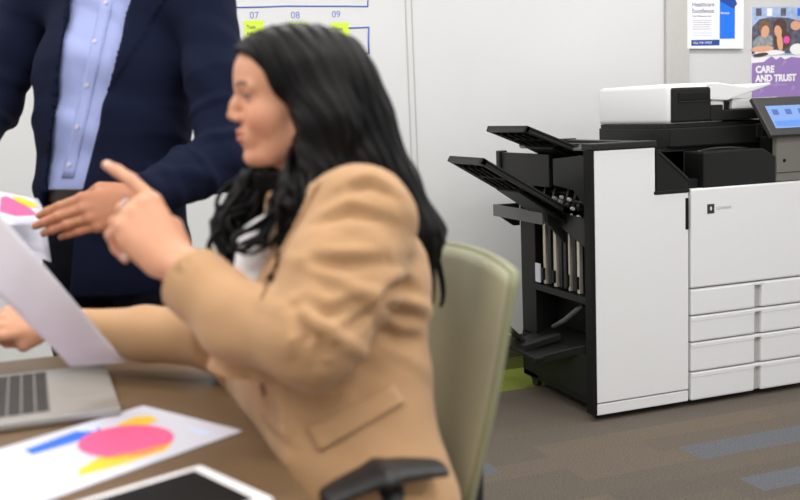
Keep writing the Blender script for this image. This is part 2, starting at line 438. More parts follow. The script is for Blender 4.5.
# sloped black cover in the step
b = MB()
b.poly([(2.262, fy0+.006, .875), (2.410, fy0+.006, .875), (2.410, fy0+.006, .920), (2.262, fy0+.006, 1.045)], (0, .36, 0), bev=.003)
b.box(2.250, 2.412, fy0-.004, fy0+.04, .868, .880, .002)
b.box(2.262, 2.274, fy0-.0005, fy0+.006, .88, 1.04)
cv = b.build('sloped_cover', 'black', fin)
MB().poly([(2.272, fy0+.002, 1.028), (2.410, fy0+.002, .913), (2.410, fy0+.002, .925), (2.272, fy0+.002, 1.040)], (0, .37, 0)).build('cover_edge', 'char', cv)
b = MB()
for i in range(4): b.box(2.322+.020*i, 2.333+.020*i, 3.50, 3.56, .93, 1.005, .003)
b.build('guide_rib', 'char', fin)
# top cover
b = MB(); b.box(fx0-.004, 2.262, fy0-.004, fy0+.075, 1.050, 1.075, .004); b.box(2.205, 2.262, fy0+.07, fy1, 1.050, 1.073, .003); b.box(fx0+.03, 2.262, fy1-.03, fy1+.03, 1.050, 1.078, .003)
tcv = b.build('top_cover', 'char', fin)
MB().box(fx0+.02, 2.21, fy0+.07, fy1, 1.046, 1.056, .001).build('top_inlay', 'greytop', tcv)
MB().box(fx0+.10, fx0+.13, fy0+.12, fy1-.04, 1.056, 1.068, .003).build('rear_rail', 'black', tcv)
# upper back plate and near flap on the open side
b = MB(); b.box(fx0-.01, fx0+.01, 3.58, 4.02, .895, 1.028, .003); b.box(fx0-.02, fx0+.02, 4.01, 4.045, .88, 1.035, .004)
b.box(fx0+.01, fx0+.15, fy1-.02, 4.02, .84, 1.0, .003)
b.build('side_plate', 'black', fin)
MB().poly([(fx0-.004, 3.268, 1.036), (fx0-.004, 3.56, 1.012), (fx0-.004, 3.56, .905), (fx0-.004, 3.40, .892), (fx0-.004, 3.272, .80)], (.012, 0, 0), bev=.003).build('side_flap', 'char', fin)
# mechanism in the gap
mech = MB()
mech.box(fx0+.05, fx0+.155, 3.33, 3.80, .80, .835, .003).cyl((fx0+.05, 3.33, .87), (fx0+.05, 3.78, .87), .008).cyl((fx0+.02, 3.36, .845), (fx0+.02, 3.56, .845), .010)
for y in (3.38, 3.43, 3.49, 3.60, 3.68): mech.box(fx0+.02, fx0+.10, y, y+.016, .80, .90, .003, rot=Matrix.Rotation(.3, 3, 'Y'))
for y in (3.37, 3.45, 3.52): mech.cyl((fx0+.015, y, .83), (fx0+.015, y+.02, .83), .014)
mc = mech.build('stapler_mechanism', 'char', fin)
for y, z in ((3.415, .82), (3.37, .79), (3.50, .86), (3.44, .855)): MB().cyl((fx0+.004, y, z), (fx0+.004, y+.014, z), .007).build('roller', 'offwhite', mc)
MB().cyl((fx0+.0, 3.425, .735), (fx0+.0, 3.425, .80), .005).build('latch_rod', 'offwhite', mc)
# middle shelf: slanted chute with brackets
b = MB()
b.poly([(fx0+.02, 3.98, .735), (fx0-.055, 3.98, .785), (fx0-.055, 3.53, .785), (fx0+.02, 3.53, .735)], (0, 0, .014), bev=.003).box(fx0-.072, fx0-.063, 3.53, 3.98, .752, .803, .003)
chute = b.build('exit_chute', 'greytop', fin)
for yb, zb in ((3.53, .66), (4.0, .70)): MB().poly([(fx0-.062, yb, .80), (fx0+.06, yb, .80), (fx0+.06, yb, zb), (fx0+.03, yb, zb), (fx0-.062, yb, .765)], (0, -.02, 0), bev=.003).build('chute_bracket', 'char', fin)
MB().poly([(fx0-.008, 3.53, .80), (fx0-.008, 3.275, .79), (fx0-.008, 3.275, .665), (fx0-.008, 3.51, .745)], (.014, 0, 0), bev=.003).build('chute_guard', 'char', fin)
# four bright rails in the dark recess
MB().box(fx0+.055, fx0+.16, 3.36, 3.78, .478, .80).build('recess', 'dark', fin)
for y, wd_, mm in ((3.675, .020, 'steel'), (3.585, .022, 'steel'), (3.475, .012, 'steel'), (3.400, .020, 'steel')):
    r = MB().box(fx0+.018, fx0+.034, y, y+wd_, .482, .77, .002).build('guide_rail', mm, fin)
    MB().box(fx0+.006, fx0+.017, y+.003, y+wd_-.003, .50, .55, .001).build('rail_foot', 'black', r)
for y in (3.645, 3.555, 3.52, 3.445): MB().box(fx0+.02, fx0+.054, y-.012, y+.010, .485, .78, .002).build('rail_cover', 'char', fin)
MB().box(fx0+.005, fx0+.012, 3.705, 3.745, .485, .565, .001).build('service_label', 'paper', fin)
# lower opening with booklet tray
MB().box(fx0+.12, fx0+.165, 3.345, 3.76, .255, .448).build('lower_recess', 'dark', fin)
b = MB()
b.poly([(fx0+.10, 3.37, .275), (fx0+.10, 3.74, .275), (fx0-.10, 3.84, .195), (fx0-.10, 3.56, .185)], (0, 0, .014), bev=.003)
b.poly([(fx0+.02, 3.37, .250), (fx0+.02, 3.385, .250), (fx0-.10, 3.61, .165), (fx0-.10, 3.585, .165)], (0, 0, .03), bev=.002)
b.poly([(fx0+.02, 3.56, .265), (fx0+.02, 3.60, .265), (fx0-.09, 3.71, .205), (fx0-.09, 3.67, .205)], (0, 0, .025), bev=.002)
btr = b.build('booklet_tray', 'black', fin)
MB().poly([(fx0-.03, 3.74, .215), (fx0-.03, 3.83, .215), (fx0-.10, 3.90, .305), (fx0-.10, 3.81, .305)], (-.015, 0, 0), bev=.003).poly([(fx0-.09, 3.80, .300), (fx0-.09, 3.91, .300), (fx0-.15, 3.94, .300), (fx0-.15, 3.86, .298)], (0, 0, .012), bev=.003).build('tray_stop', 'black', btr)
MB().tube([(fx0+.04, 3.66, .30), (fx0+.05, 3.58, .34), (fx0+.06, 3.50, .395), (fx0+.07, 3.46, .42)], [.010, .012, .012, .009], 8).build('folding_arm', 'greytop', fin)
def caster(parent, x, y, r=.026):
    MB().cyl((x-.011, y, r), (x+.011, y, r), r, n=18).box(x-.016, x+.016, y-.012, y+.03, r+.004, .0585, .004).build('caster', 'rubber', parent)
for x, y in ((fx0+.035, fy0+.06), (fx1-.12, fy0+.06), (fx0+.05, fy1-.05), (fx1-.06, fy1-.05)): caster(fin, x, y)
# the two ribbed output trays, each tilted up to the left
def out_tray(name, xo, zo, xi, zi, yn, yf, label):
    """xo/zo outer edge, xi/zi inner edge"""
    b = MB(); L_ = Vector((xi-xo, 0, zi-zo)); n = Vector((-L_.z, 0, L_.x)).normalized(); th = .012
    def pt(u, y, o=0): return Vector((xo, y, zo))+L_*u+n*o
    b.poly([pt(0, yn), pt(1, yn), pt(1, yf), pt(0, yf)], n*.006, bev=.001)
    for y0, y1 in ((yn, yn+.022), (yf-.022, yf)): b.poly([pt(0, y0, -th), pt(1, y0, -th), pt(1, y1, -th), pt(0, y1, -th)], n*(th+.012), bev=.002)
    b.poly([pt(0, yn, -th), pt(.05, yn, -th), pt(.05, yf, -th), pt(0, yf, -th)], n*(th+.012), bev=.002)
    b.poly([pt(.93, yn, -th), pt(1, yn, -th), pt(1, yf, -th), pt(.93, yf, -th)], n*(th+.012), bev=.002)
    tr = b.build(name, 'char', fin)
    k = MB(); w_ = yf-yn
    for q in (.2, .38, .56, .76): k.poly([pt(.1, yn+w_*q, -.016), pt(.92, yn+w_*q, -.016), pt(.92, yn+w_*q+.012, -.016), pt(.1, yn+w_*q+.012, -.016)], n*.016)
    for u in (.28, .5, .72): k.poly([pt(u, yn+.02, -.014), pt(u+.04, yn+.02, -.014), pt(u+.04, yf-.02, -.014), pt(u, yf-.02, -.014)], n*.014)
    k.build('tray_rib', 'dark', tr)
    k = MB(); k.poly([pt(.52, yn+.05, -.026), pt(1.12, yn+.05, -.040), pt(1.12, yf-.07, -.040), pt(.52, yf-.07, -.026)], n*.010, bev=.002)
    k.build('tray_underside', 'black', tr)
    k = MB()
    for u in (.80, .87): k.poly([pt(u, yn+.001, .012), pt(u+.03, yn+.001, .012), pt(u+.03, yn+.02, .012), pt(u, yn+.02, .012)], n*.012)
    k.build('tray_clip', 'greytop', tr)
    return tr
out_tray('upper_output_tray', 1.800, 1.140, 2.090, 1.022, 3.44, 3.79, '')
out_tray('lower_output_tray', 1.592, 1.030, 1.958, .812, 3.40, 3.72, '')

# ------------------------------------------------------------------ the copier itself
cx0, cx1, cy0, cy1 = 2.418, 3.075, 3.262, 3.90
TOPX = .008
cop = thing('office_copier', 'large white and black office copier with blue touch screen on grey carpet', 'copier', (2.74, 3.58, 0))
b = MB(); b.box(cx0+.006, cx1, cy0+.03, cy1, .05, .855, .006); b.build('body', 'white', cop)
dr = MB().box(cx0+.002, cx1, cy0, cy0+.028, .484, .878, .007).build('front_door', 'white', cop)
# drawers: two stacks side by side with a grey grip channel between
zs = [(.024, .138), (.143, .260), (.265, .368), (.373, .478)]
for z0, z1 in zs:
    d_ = MB().box(cx0+.002, 2.733, cy0, cy0+.028, z0, z1, .008).box(2.765, cx1, cy0, cy0+.028, z0, z1, .008).box(2.72, 2.78, cy0, cy0+.014, z1-.013, z1, .003).build('paper_drawer', 'white', cop)
    if z1 < .40: MB().box(cx0+.003, 2.732, cy0-.0015, cy0+.010, z1-.020, z1-.001, .003).box(2.766, cx1, cy0-.0015, cy0+.010, z1-.020, z1-.001, .003).build('drawer_rim', 'white', d_)
    MB().box(2.7335, 2.7645, cy0+.016, cy0+.028, z0+.002, z1-.012).build('grip', 'offwhite', d_)
lg = MB().box(2.497, 2.531, cy0-.0006, cy0+.002, .775, .813).build('logo_plate', 'ink', cop)
MB().poly([(2.505, cy0-.001, .784), (2.523, cy0-.001, .784), (2.523, cy0-.001, .804), (2.505, cy0-.001, .804)], (0, -.0004, 0)).sph((2.514, cy0-.0012, .794), (.006, .001, .010)).build('emblem', ['char'], lg)
MB().sph((2.514, cy0-.0014, .795), (.0055, .0014, .0085)).build('emblem_petal', 'paper', lg)
text('maker_wording', 'LEXMARK', .017, facing((2.540, cy0-.0006, .789)), 'offwhite', cop)
# black middle section with paper path box
b = MB(); b.box(cx0+.002, cx1, cy0+.16, cy1, .857, 1.04, .004); b.box(cx0+.002, 2.48, cy0+.03, cy0+.20, .857, .915, .006)
b.build('inner_body', 'dark', cop)
b = MB()
b.poly([(2.484, cy0+.006, .874), (2.836, cy0+.006, .874), (2.836, cy0+.006, .984), (2.774, cy0+.006, 1.020), (2.484, cy0+.006, 1.018)], (0, .19, 0), bev=.006)
b.build('output_cover', 'black', cop)
MB().tube([(2.52+.02*i, cy0+.10+.012*math.sin(i*.35), 1.014+.010*math.sin(math.pi*i/13)) for i in range(13)], .006, 8).build('cover_grip', 'char', cop)
# scanner
b = MB(); b.box(2.424, cx1, 3.40, 3.935, 1.036, 1.114, .006); b.box(2.424, 2.99, 3.412, 3.92, 1.112, 1.130, .003)
scn = b.build('scanner_body', 'black', cop)
MB().box(2.845, 2.875, 3.392, 3.41, 1.055, 1.115, .006).build('hinge', 'char', scn)
k = MB()
for y, z in ((3.46, 1.118), (3.52, 1.085), (3.56, 1.12), (3.86, 1.122), (3.50, 1.11)): MB().cyl((2.4225, y, z), (2.4245, y, z), .004, n=8).build('screw', 'dark', scn)
# document feeder: rounded white shell to the left, black front, white input tray
af = MB()
ym, yp = 3.412, 3.935
af.box(2.4215, 2.70, ym, yp, 1.128, 1.290, .020)
fd = af.build('document_feeder', 'white', cop, True)
b = MB(); b.box(2.436, 2.622, 3.399, 3.46, 1.135, 1.274, .008); b.box(2.62, 2.68, 3.399, 3.70, 1.135, 1.200, .005); b.box(2.67, 2.99, 3.399, 3.90, 1.135, 1.178, .005)
b.build('feeder_front', 'black', fd)
b = MB(); b.box(2.462, 2.612, 3.3955, 3.402, 1.222, 1.252, .002); b.build('feeder_slot', 'dark', fd)
MB().box(2.462, 2.618, 3.393, 3.401, 1.215, 1.219, .001).build('slot_lip', 'char', fd)
MB().poly([(2.61, 3.400, 1.222), (2.70, 3.400, 1.216), (2.92, 3.400, 1.272), (2.92, 3.400, 1.282), (2.80, 3.400, 1.268), (2.66, 3.400, 1.288), (2.61, 3.400, 1.288)], (0, .42, 0), bev=.004).build('input_tray', 'white', fd)
MB().poly([(2.665, 3.43, 1.168), (2.73, 3.43, 1.168), (2.735, 3.43, 1.21), (2.665, 3.43, 1.20)], (0, .40, 0)).build('tray_support', 'black', fd)
MB().box(2.74, 2.99, 3.42, 3.90, 1.178, 1.222, .012).build('feeder_lid', 'white', fd)
# taupe pod and tilted touch screen
MB().box(2.86, cx1, cy0+.034, cy0+.135, .874, 1.060, .006).build('pod_rear', 'dark', cop)
pod = MB().box(2.839, cx1, cy0+.006, cy0+.033, .880, 1.070, .006).build('control_pod', 'pod', cop)
MB().cyl((2.878, cy0+.004, .965), (2.878, cy0+.0075, .965), .007, n=16).build('port', 'dark', pod)
MB().box(2.842, cx1, cy0+.0035, cy0+.007, .915, .918).build('pod_seam', 'ink', pod)
# the screen leans back: bottom edge nearest
B0 = Vector((2.785, 3.235, 1.070)); T0 = Vector((2.768, 3.335, 1.222)); e = Vector((.39, 0, 0)); up_ = (T0-B0); upz = Vector((0, up_.y, up_.z)); nrm = Vector((1, 0, 0)).cross(upz).normalized()
B1, T1 = B0+e, T0+e+Vector((.06, 0, 0))
def sp(u, v): return (B0*(1-u)+B1*u)*(1-v)+(T0*(1-u)+T1*u)*v
pn = MB().poly([sp(0, 0), sp(1, 0), sp(1, 1), sp(0, 1)], -nrm*.02, bev=.004).build('control_panel', 'bezel', cop)
MB().poly([sp(.095, .17)+nrm*.0008, sp(.92, .17)+nrm*.0008, sp(.92, .76)+nrm*.0008, sp(.095, .76)+nrm*.0008], nrm*.0008).build('screen', 'screen', pn)
k = MB()
for i in range(5):
    for (u0, u1, v0, v1) in ((.145+.155*i, .215+.155*i, .52, .66),):
        MB().poly([sp(u0, v0)+nrm*.002, sp(u1, v0)+nrm*.002, sp(u1, v1)+nrm*.002, sp(u0, v1)+nrm*.002], nrm*.0004).build('screen_icon', 'icon', pn)
MB().poly([sp(.12, .22)+nrm*.002, sp(.90, .22)+nrm*.002, sp(.90, .36)+nrm*.002, sp(.12, .36)+nrm*.002], nrm*.0004).build('screen_bar', 'iconw', pn)
MB().box(2.86, 3.0, 3.28, 3.36, 1.06, 1.12, .004).build('panel_arm', 'dark', cop)
for x, y in ((cx0+.06, cy0+.07), (cx1-.09, cy0+.07), (cx0+.08, cy1-.06), (cx1-.08, cy1-.06)): caster(cop, x, y)

# ------------------------------------------------------------------ things on the wall
def flat(pts, y, m, name, parent, t=.0006):
    return MB().poly([(x, y, z) for x, z in pts], (0, -t, 0)).build(name, m, parent)
yw = WY-.0015
sh = thing('pinned_notice', 'white notice with blue block and navy bar pinned above the copier', 'notice', (3.39, yw, 1.48))
flat([(3.200, 1.484), (3.548, 1.478), (3.548, 1.93), (3.200, 1.93)], WY-.020, 'whitep', 'sheet', sh, .001)
Yt = WY-.0215
flat([(3.397, 1.530), (3.492, 1.530), (3.492, 1.76), (3.397, 1.76)], Yt, 'bright', 'colour_block', sh)
flat([(3.397, 1.720), (3.480, 1.682), (3.505, 1.705), (3.455, 1.80), (3.397, 1.80)], Yt-.001, 'navyp', 'colour_flag', sh)
flat([(3.222, 1.497), (3.396, 1.497), (3.396, 1.526), (3.222, 1.526)], Yt, 'navyp', 'colour_bar', sh)
text('wording', 'Healthcare', .031, facing((3.226, Yt-.0003, 1.693)), 'txt', sh, bold=.0001)
text('wording', 'Excellence:', .031, facing((3.226, Yt-.0003, 1.661)), 'txt', sh, bold=.0001)
text('wording', 'Your Workspace, now', .0125, facing((3.228, Yt-.0003, 1.641)), 'txt', sh)
for i in range(5): flat([(3.23, 1.622-.011*i), (3.345-.01*(i % 2), 1.622-.011*i), (3.345-.01*(i % 2), 1.626-.011*i), (3.23, 1.626-.011*i)], Yt, 'greyp', 'wording_line', sh)
for i in range(2): flat([(3.23, 1.546+.012*i), (3.35, 1.546+.012*i), (3.35, 1.551+.012*i), (3.23, 1.551+.012*i)], Yt, 'pale', 'wording_line', sh)
text('wording', 'CALL FOR OFFICE', .0145, facing((3.232, Yt-.001, 1.5065)), 'whitep', sh)
text('wording', 'Solutions', .015, facing((3.402, Yt-.001, 1.655)), 'whitep', sh)

po = thing('wall_poster', 'purple poster reading CARE AND TRUST with a photo of two children', 'poster', (3.85, yw, 1.2))
X0, X1 = 3.611, 4.01; Z0, Z1, Zm = 1.14, 1.692, 1.40
flat([(X0, Z0), (X1, Z0), (X1, Z1), (X0, Z1)], yw, 'whitep', 'sheet', po, .001); yp_ = yw-.0015
ph = flat([(X0+.004, 1.44), (X1, 1.44), (X1, Z1), (X0+.004, Z1)], yp_, 'p_blue', 'photo', po)
def blob(cx, cz, rx, rz, m, dy, name='photo_shape', a=0):
    flat([(cx+rx*math.cos(t)*math.cos(a)-rz*math.sin(t)*math.sin(a), cz+rx*math.cos(t)*math.sin(a)+rz*math.sin(t)*math.cos(a)) for t in np.linspace(0, 2*math.pi, 21)[:-1]], yp_-dy, m, name, ph, .0004)
flat([(X0+.004, 1.585), (X0+.05, 1.628), (X0+.13, 1.64), (X0+.24, 1.635), (X1, 1.60), (X1, 1.45), (X0+.004, 1.45)], yp_-.0007, 'p_dark', 'photo_shape', ph, .0003)
for i, cx_ in enumerate((.03, .10, .19, .30)): flat([(X0+cx_, 1.645), (X0+cx_+.035, 1.645), (X0+cx_+.035, 1.685), (X0+cx_, 1.685)], yp_-.0007, ('p_dark', 'whitep', 'p_dark', 'blue')[i], 'photo_shape', ph, .0003)
blob(X0+.075, 1.505, .07, .045, 'p_shirt', .0012, a=.3); blob(X0+.20, 1.52, .060, .05, 'p_hair2', .0015)
blob(X0+.085, 1.585, .037, .040, 'p_hair', .0018); blob(X0+.088, 1.565, .026, .032, 'p_skin', .0024, a=-.3)
blob(X0+.185, 1.585, .046, .046, 'p_hair2', .0021); blob(X0+.172, 1.565, .024, .032, 'p_skin', .0027, a=.3)
blob(X0+.07, 1.475, .075, .016, 'p_skin', .0030, a=.05); blob(X0+.185, 1.51, .019, .05, 'p_skin', .0030, a=.15)
blob(X0+.228, 1.520, .022, .020, 'hot', .0036); blob(X0+.29, 1.595, .035, .025, 'p_skin', .0020); blob(X0+.30, 1.47, .05, .03, 'whitep', .0036); blob(X0+.12, 1.455, .10, .014, 'whitep', .0027)
blob(X0+.06, 1.445, .05, .010, 'p_hair2', .0032, a=.1)
flat([(X0+.004, Z0), (X1, Z0), (X1, 1.418), (X0+.26, 1.430), (X0+.22, 1.418), (X0+.19, 1.432), (X0+.16, 1.418), (X0+.13, 1.436), (X0+.08, 1.408), (X0+.004, 1.402)], yp_-.0042, 'purple', 'colour_block', po)
for q in ((.05, 1.24), (.15, 1.27), (.26, 1.25), (.20, 1.385)): flat([(X0+q[0], q[1]), (X0+q[0]+.03, q[1]+.018), (X0+q[0]+.012, q[1]+.032)], yp_-.0050, 'purpl2', 'pattern', po, .0003)
text('wording', 'CARE', .049, facing((X0+.026, yp_-.0055, 1.352)), 'whitep', po, bold=.0022)
text('wording', 'AND TRUST', .049, facing((X0+.026, yp_-.0055, 1.305)), 'whitep', po, bold=.0022)
flat([(X0+.12, 1.283), (X0+.235, 1.283), (X0+.235, 1.289), (X0+.12, 1.289)], yp_-.005, 'purpl2', 'wording_line', po)

# marker drawing and sticky notes on the left wall panel
def stroke(mb, pts, w):
    mb.tube([(x, WY-.0012, z) for x, z in pts], w, 6)
mk = thing('marker_drawing', 'blue marker frames and numbers drawn on the white wall behind the woman', 'drawing', (1.25, WY, 1.5))
b = MB(); stroke(b, [(.80, 1.694), (1.0, 1.697), (1.12, 1.701), (1.25, 1.700), (1.40, 1.700), (1.497, 1.698)], .0032); stroke(b, [(1.497, 1.698), (1.499, 1.74), (1.498, 1.78)], .0026)
stroke(b, [(1.50, 1.78), (.8, 1.78)], .003); b.build('upper_frame_line', 'marker', mk)
b = MB(); stroke(b, [(1.40, 1.604), (1.498, 1.607)], .0032); stroke(b, [(1.497, 1.607), (1.493, 1.55), (1.492, 1.488)], .0040); stroke(b, [(1.492, 1.490), (1.40, 1.488), (1.30, 1.488), (1.0, 1.486)], .0034); b.build('lower_frame_line', 'marker', mk)
for s_, x in (('07', .955), ('08', 1.138), ('09', 1.325)):
    text('number', s_, .042, facing((x, WY-.0012, 1.648 if s_ != '09' else 1.651)), 'marker', mk, bold=-.0004)
def sticky(x, z, label, words):
    t = thing('sticky_note', label, 'sticky note', (x, WY, z), group=None)
    b = MB(); n = 6; s_ = .085
    vs = [[b.bm.verts.new((x+s_*i/n, WY-.0016-.006*((1-j/n)**2), z+s_*j/n)) for j in range(n+1)] for i in range(n+1)]
    for i in range(n):
        for j in range(n): b.bm.faces.new((vs[i][j], vs[i+1][j], vs[i+1][j+1], vs[i][j+1]))
    o = b.build('note_sheet', 'note', t)
    sol = o.modifiers.new('s', 'SOLIDIFY'); sol.thickness = .0006; sol.offset = 1
    for k, w_ in enumerate(words): text('wording', w_, .022, facing((x+.008, WY-.0078+.003*(1-k), z+.05-.028*k)), 'p_dark', t)
sticky(.930, 1.555, 'lime sticky note right beside the navy sleeve', ['Task', 'list'])
sticky(1.130, 1.545, 'lime sticky note mostly hidden behind the top of the black hair', ['Team', 'ops'])
sticky(1.318, 1.543, 'lime sticky note with handwriting on the corner of a blue marker box', ['Email', 'lab'])
# ------------------------------------------------------------------ table and what lies on it
TZ = .74
tb = thing('meeting_table', 'brown laminate meeting table in front of the seated woman', 'table', (-.4, 1.4, 0))
MB().box(-1.35, .300, .45, 2.20, TZ-.026, TZ, .004).build('tabletop', 'table', tb)
MB().box(-1.25, .20, .55, 2.10, TZ-.07, TZ-.027).build('apron', 'tableedge', tb)
for x in (-1.2, .12):
    for y in (.62, 2.02): MB().box(x, x+.055, y, y+.055, .002, TZ-.07, .004).build('leg', 'tableedge', tb)
lp = thing('laptop', 'silver open laptop with dark keys at the left edge of the table', 'laptop', (-.03, 1.85, TZ))
b = MB(); b.box(-.125, .112, 1.668, 2.005, TZ+.002, TZ+.017, .005); base = b.build('base', 'alu', lp)
MB().box(-.112, .002, 1.700, 1.985, TZ+.0165, TZ+.0178).build('key_bed', 'keybed', base)
k = MB()
for i in range(5):
    for j in range(13): k.box(-.108+.0222*i, -.108+.0222*i+.0185, 1.704+.0214*j, 1.704+.0214*j+.0182, TZ+.0178, TZ+.0195, .0008)
k.build('keyboard', 'key', base)
MB().box(.026, .098, 1.78, 1.90, TZ+.0172, TZ+.0176).build('touchpad', 'alu', base)
q = Matrix.Rotation(-.35, 3, 'Y')
ld = MB().box(-.134, -.127, 1.668, 2.005, TZ+.016, TZ+.24, .003, rot=q, piv=Vector((-.13, 1.8, TZ+.016))).build('screen_lid', 'alu', lp)
MB().box(-.1268, -.1260, 1.68, 1.993, TZ+.03, TZ+.23, rot=q, piv=Vector((-.13, 1.8, TZ+.016))).build('display', 'dark', ld)

def on_table(o, a, b_):   # orthonormal sheet axes on the table
    o, a, b_ = Vector(o), Vector(a).normalized(), Vector(b_).normalized()
    return lambda u, v, z: (o.x+a.x*u+b_.x*v, o.y+a.y*u+b_.y*v, z)
cs = thing('chart_printout', 'white printout with pink, yellow and blue shapes lying beside the laptop', 'paper', (.1, 1.5, TZ))
CH = on_table((.152, 1.712, 0), (.50, -.866, 0), (-.866, -.50, 0))   # u towards the right corner, v to the left
Zc = TZ+.0012
MB().poly([CH(0, 0, Zc), CH(.252, 0, Zc), CH(.252, .42, Zc), CH(0, .42, Zc)], (0, 0, .0008)).poly([CH(.008, .012, Zc-.0009), CH(.245, .006, Zc-.0009), CH(.245, .40, Zc-.0009), CH(.008, .40, Zc-.0009)], (0, 0, .0008)).build('sheet', 'paper', cs)
def mark(pts, m, dz, name='printed_shape'): MB().poly([(p[0], p[1], Zc+.0009+dz) for p in pts], (0, 0, .0002)).build(name, m, cs)
mark([(-.040, 1.556), (-.028, 1.528), (.078, 1.586), (.069, 1.632), (.045, 1.622)], 'blue', 0)
mark([(.031, 1.618), (.05, 1.646), (.074, 1.634), (.066, 1.600)], 'pale', .0001)
mark([(-.073, 1.515), (-.050, 1.500), (-.001, 1.40), (-.010, 1.375), (-.06, 1.42)], 'pale', 0)
mark([(.030+.0, 1.425), (.031, 1.398), (.09, 1.420), (.155, 1.455), (.170, 1.485), (.063, 1.47)], 'yellow', .0001)
mark([(.100, 1.620), (.132, 1.650), (.156, 1.642), (.164, 1.612), (.120, 1.575)], 'yellow', .0002)
mark([(.106+.084*math.cos(t)*.82-.05*math.sin(t)*.3, 1.530+.084*math.sin(t)*.93+.035*math.cos(t)*.3) for t in np.linspace(0, 6.283, 25)[:-1]], 'pink', .0004)
mark([(.060, 1.462), (.085, 1.452), (.150, 1.462), (.168, 1.487), (.150, 1.480), (.10, 1.466)], 'orange', .0006)
mark([(.196, 1.56), (.215, 1.545), (.235, 1.50), (.215, 1.50)], 'pale', .0001)
tbt = thing('tablet', 'white framed tablet with dark screen at the near edge of the table', 'tablet', (.12, 1.25, TZ))
TB = on_table((.190, 1.352, 0), (.36, -.933, 0), (-.933, -.36, 0))
tt = MB().poly([TB(0, 0, TZ+.001), TB(.178, 0, TZ+.001), TB(.178, .25, TZ+.001), TB(0, .25, TZ+.001)], (0, 0, .007), bev=.002).build('case', 'whitep', tbt)
MB().poly([TB(.014, .018, TZ+.0082), TB(.164, .018, TZ+.0082), TB(.164, .232, TZ+.0082), TB(.014, .232, TZ+.0082)], (0, 0, .0004)).build('screen', 'p_dark' if 0 else 'dark', tt)

def sheet(name, c00, c10, c11, c01, m, parent, bend=.0, n=10, th=.0005):
    """curved paper between four corners"""
    b = MB(); nrm_ = (Vector(c10)-Vector(c00)).cross(Vector(c01)-Vector(c00)).normalized()
    vs = [[b.bm.verts.new((Vector(c00)*(1-u)+Vector(c10)*u)*(1-v)+(Vector(c01)*(1-u)+Vector(c11)*u)*v + nrm_*bend*(4*u*(1-u)))
           for v in np.linspace(0, 1, n+1)] for u in np.linspace(0, 1, n+1)]
    for i in range(n):
        for j in range(n): b.bm.faces.new((vs[i][j], vs[i+1][j], vs[i+1][j+1], vs[i][j+1]))
    o = b.build(name, m, parent, True); s_ = o.modifiers.new('s', 'SOLIDIFY'); s_.thickness = th; return o
big = sheet('held_paper_sheet', P(70, 366, 1.66), P(-75, 226, 1.32), P(-62, 142, 1.38), P(126, 363, 1.74), 'papershade', None, .010)
tag(big, "large white paper sheet held up at the left by the woman's far hand", 'paper')
lf = thing('colour_leaflet', "leaflet with pink and yellow patches at the man's fingertips", 'paper', P(0, 205, 2.1))
a_, b_, c_, d_ = P(-50, 182, 2.14), P(38, 199, 2.26), P(50, 222, 2.18), P(-48, 230, 2.08)
s0 = sheet('sheet', a_, b_, c_, d_, 'paper', lf)
nn = (b_-a_).cross(d_-a_).normalized(); nn = nn if nn.dot(FW) < 0 else -nn
def onq(u, v, o=.0012): return (a_*(1-u)+b_*u)*(1-v)+(d_*(1-u)+c_*u)*v+nn*o
MB().poly([onq(.55, .18), onq(.62, .12), onq(.86, .50), onq(.90, .72), onq(.66, .74), onq(.50, .60)], nn*.0004).build('printed_shape', 'pink', lf)
MB().poly([onq(.68, .12, .002), onq(.76, .08, .002), onq(.92, .22, .002), onq(.95, .40, .002), onq(.84, .42, .002), onq(.72, .26, .002)], nn*.0004).build('printed_shape', 'yellow', lf)
MB().poly([onq(.60, .85), onq(.80, .80), onq(.86, .92), onq(.66, .97)], nn*.0004).build('printed_shape', 'greyp', lf)
lf2 = sheet('white_leaflet', P(-50, 204, 2.20), P(46, 226, 2.29), P(51, 262, 2.20), P(-50, 226, 2.12), 'paper', None)
tag(lf2, 'white leaflet hanging below the coloured leaflet, its corner pointing down', 'paper')

# ------------------------------------------------------------------ task chair
ch = thing('office_chair', 'green mesh-backed office chair with black armrest under the seated woman', 'chair', (.50, 1.56, 0))
ST = .455
def slab(name, x0, x1, y0, y1, z0, z1, m, bev): return MB().box(x0, x1, y0, y1, z0, z1, bev).build(name, m, ch, True)
slab('seat', .27, .715, 1.345, 1.79, ST-.06, ST, 'rubber', .022)
def back_pt(u, v, o=0):
    """u 0..1 near to far edge, v 0..1 bottom to top"""
    z = .52+.445*v
    hw = .165+.05*v+.012*math.sin(math.pi*v)
    y = 1.585+(u-.5)*2*hw
    lean = .606+.085*v**1.5+.012*math.sin(v*math.pi)
    wrap = .024*(1-(2*u-1)**2)
    return Vector((lean+wrap+o, y, z+.012*(1-(2*u-1)**2)*(v > .5)*(v-.5)*2))
b = MB(); n_, m_ = 16, 20
vs = [[b.bm.verts.new(back_pt(i/n_, j/m_)) for j in range(m_+1)] for i in range(n_+1)]
for i in range(n_):
    for j in range(m_): b.bm.faces.new((vs[i][j], vs[i][j+1], vs[i+1][j+1], vs[i+1][j]))
bk = b.build('backrest', 'meshgreen', ch, True); s_ = bk.modifiers.new('s', 'SOLIDIFY'); s_.thickness = .009; s_.offset = 1
rim = [back_pt(0, j/20) for j in range(21)]+[back_pt(i/16, 1) for i in range(1, 17)]+[back_pt(1, 1-j/20) for j in range(1, 21)]
MB().tube(rim, .008, 8).build('back_frame', 'frame', bk, True)
MB().tube([(.50, 1.585, .40), (.64, 1.585, .40), (.70, 1.585, .45), (.705, 1.585, .60), (.715, 1.585, .72)], [.022, .022, .022, .02, .014], 10).build('back_support', 'rubber', ch, True)
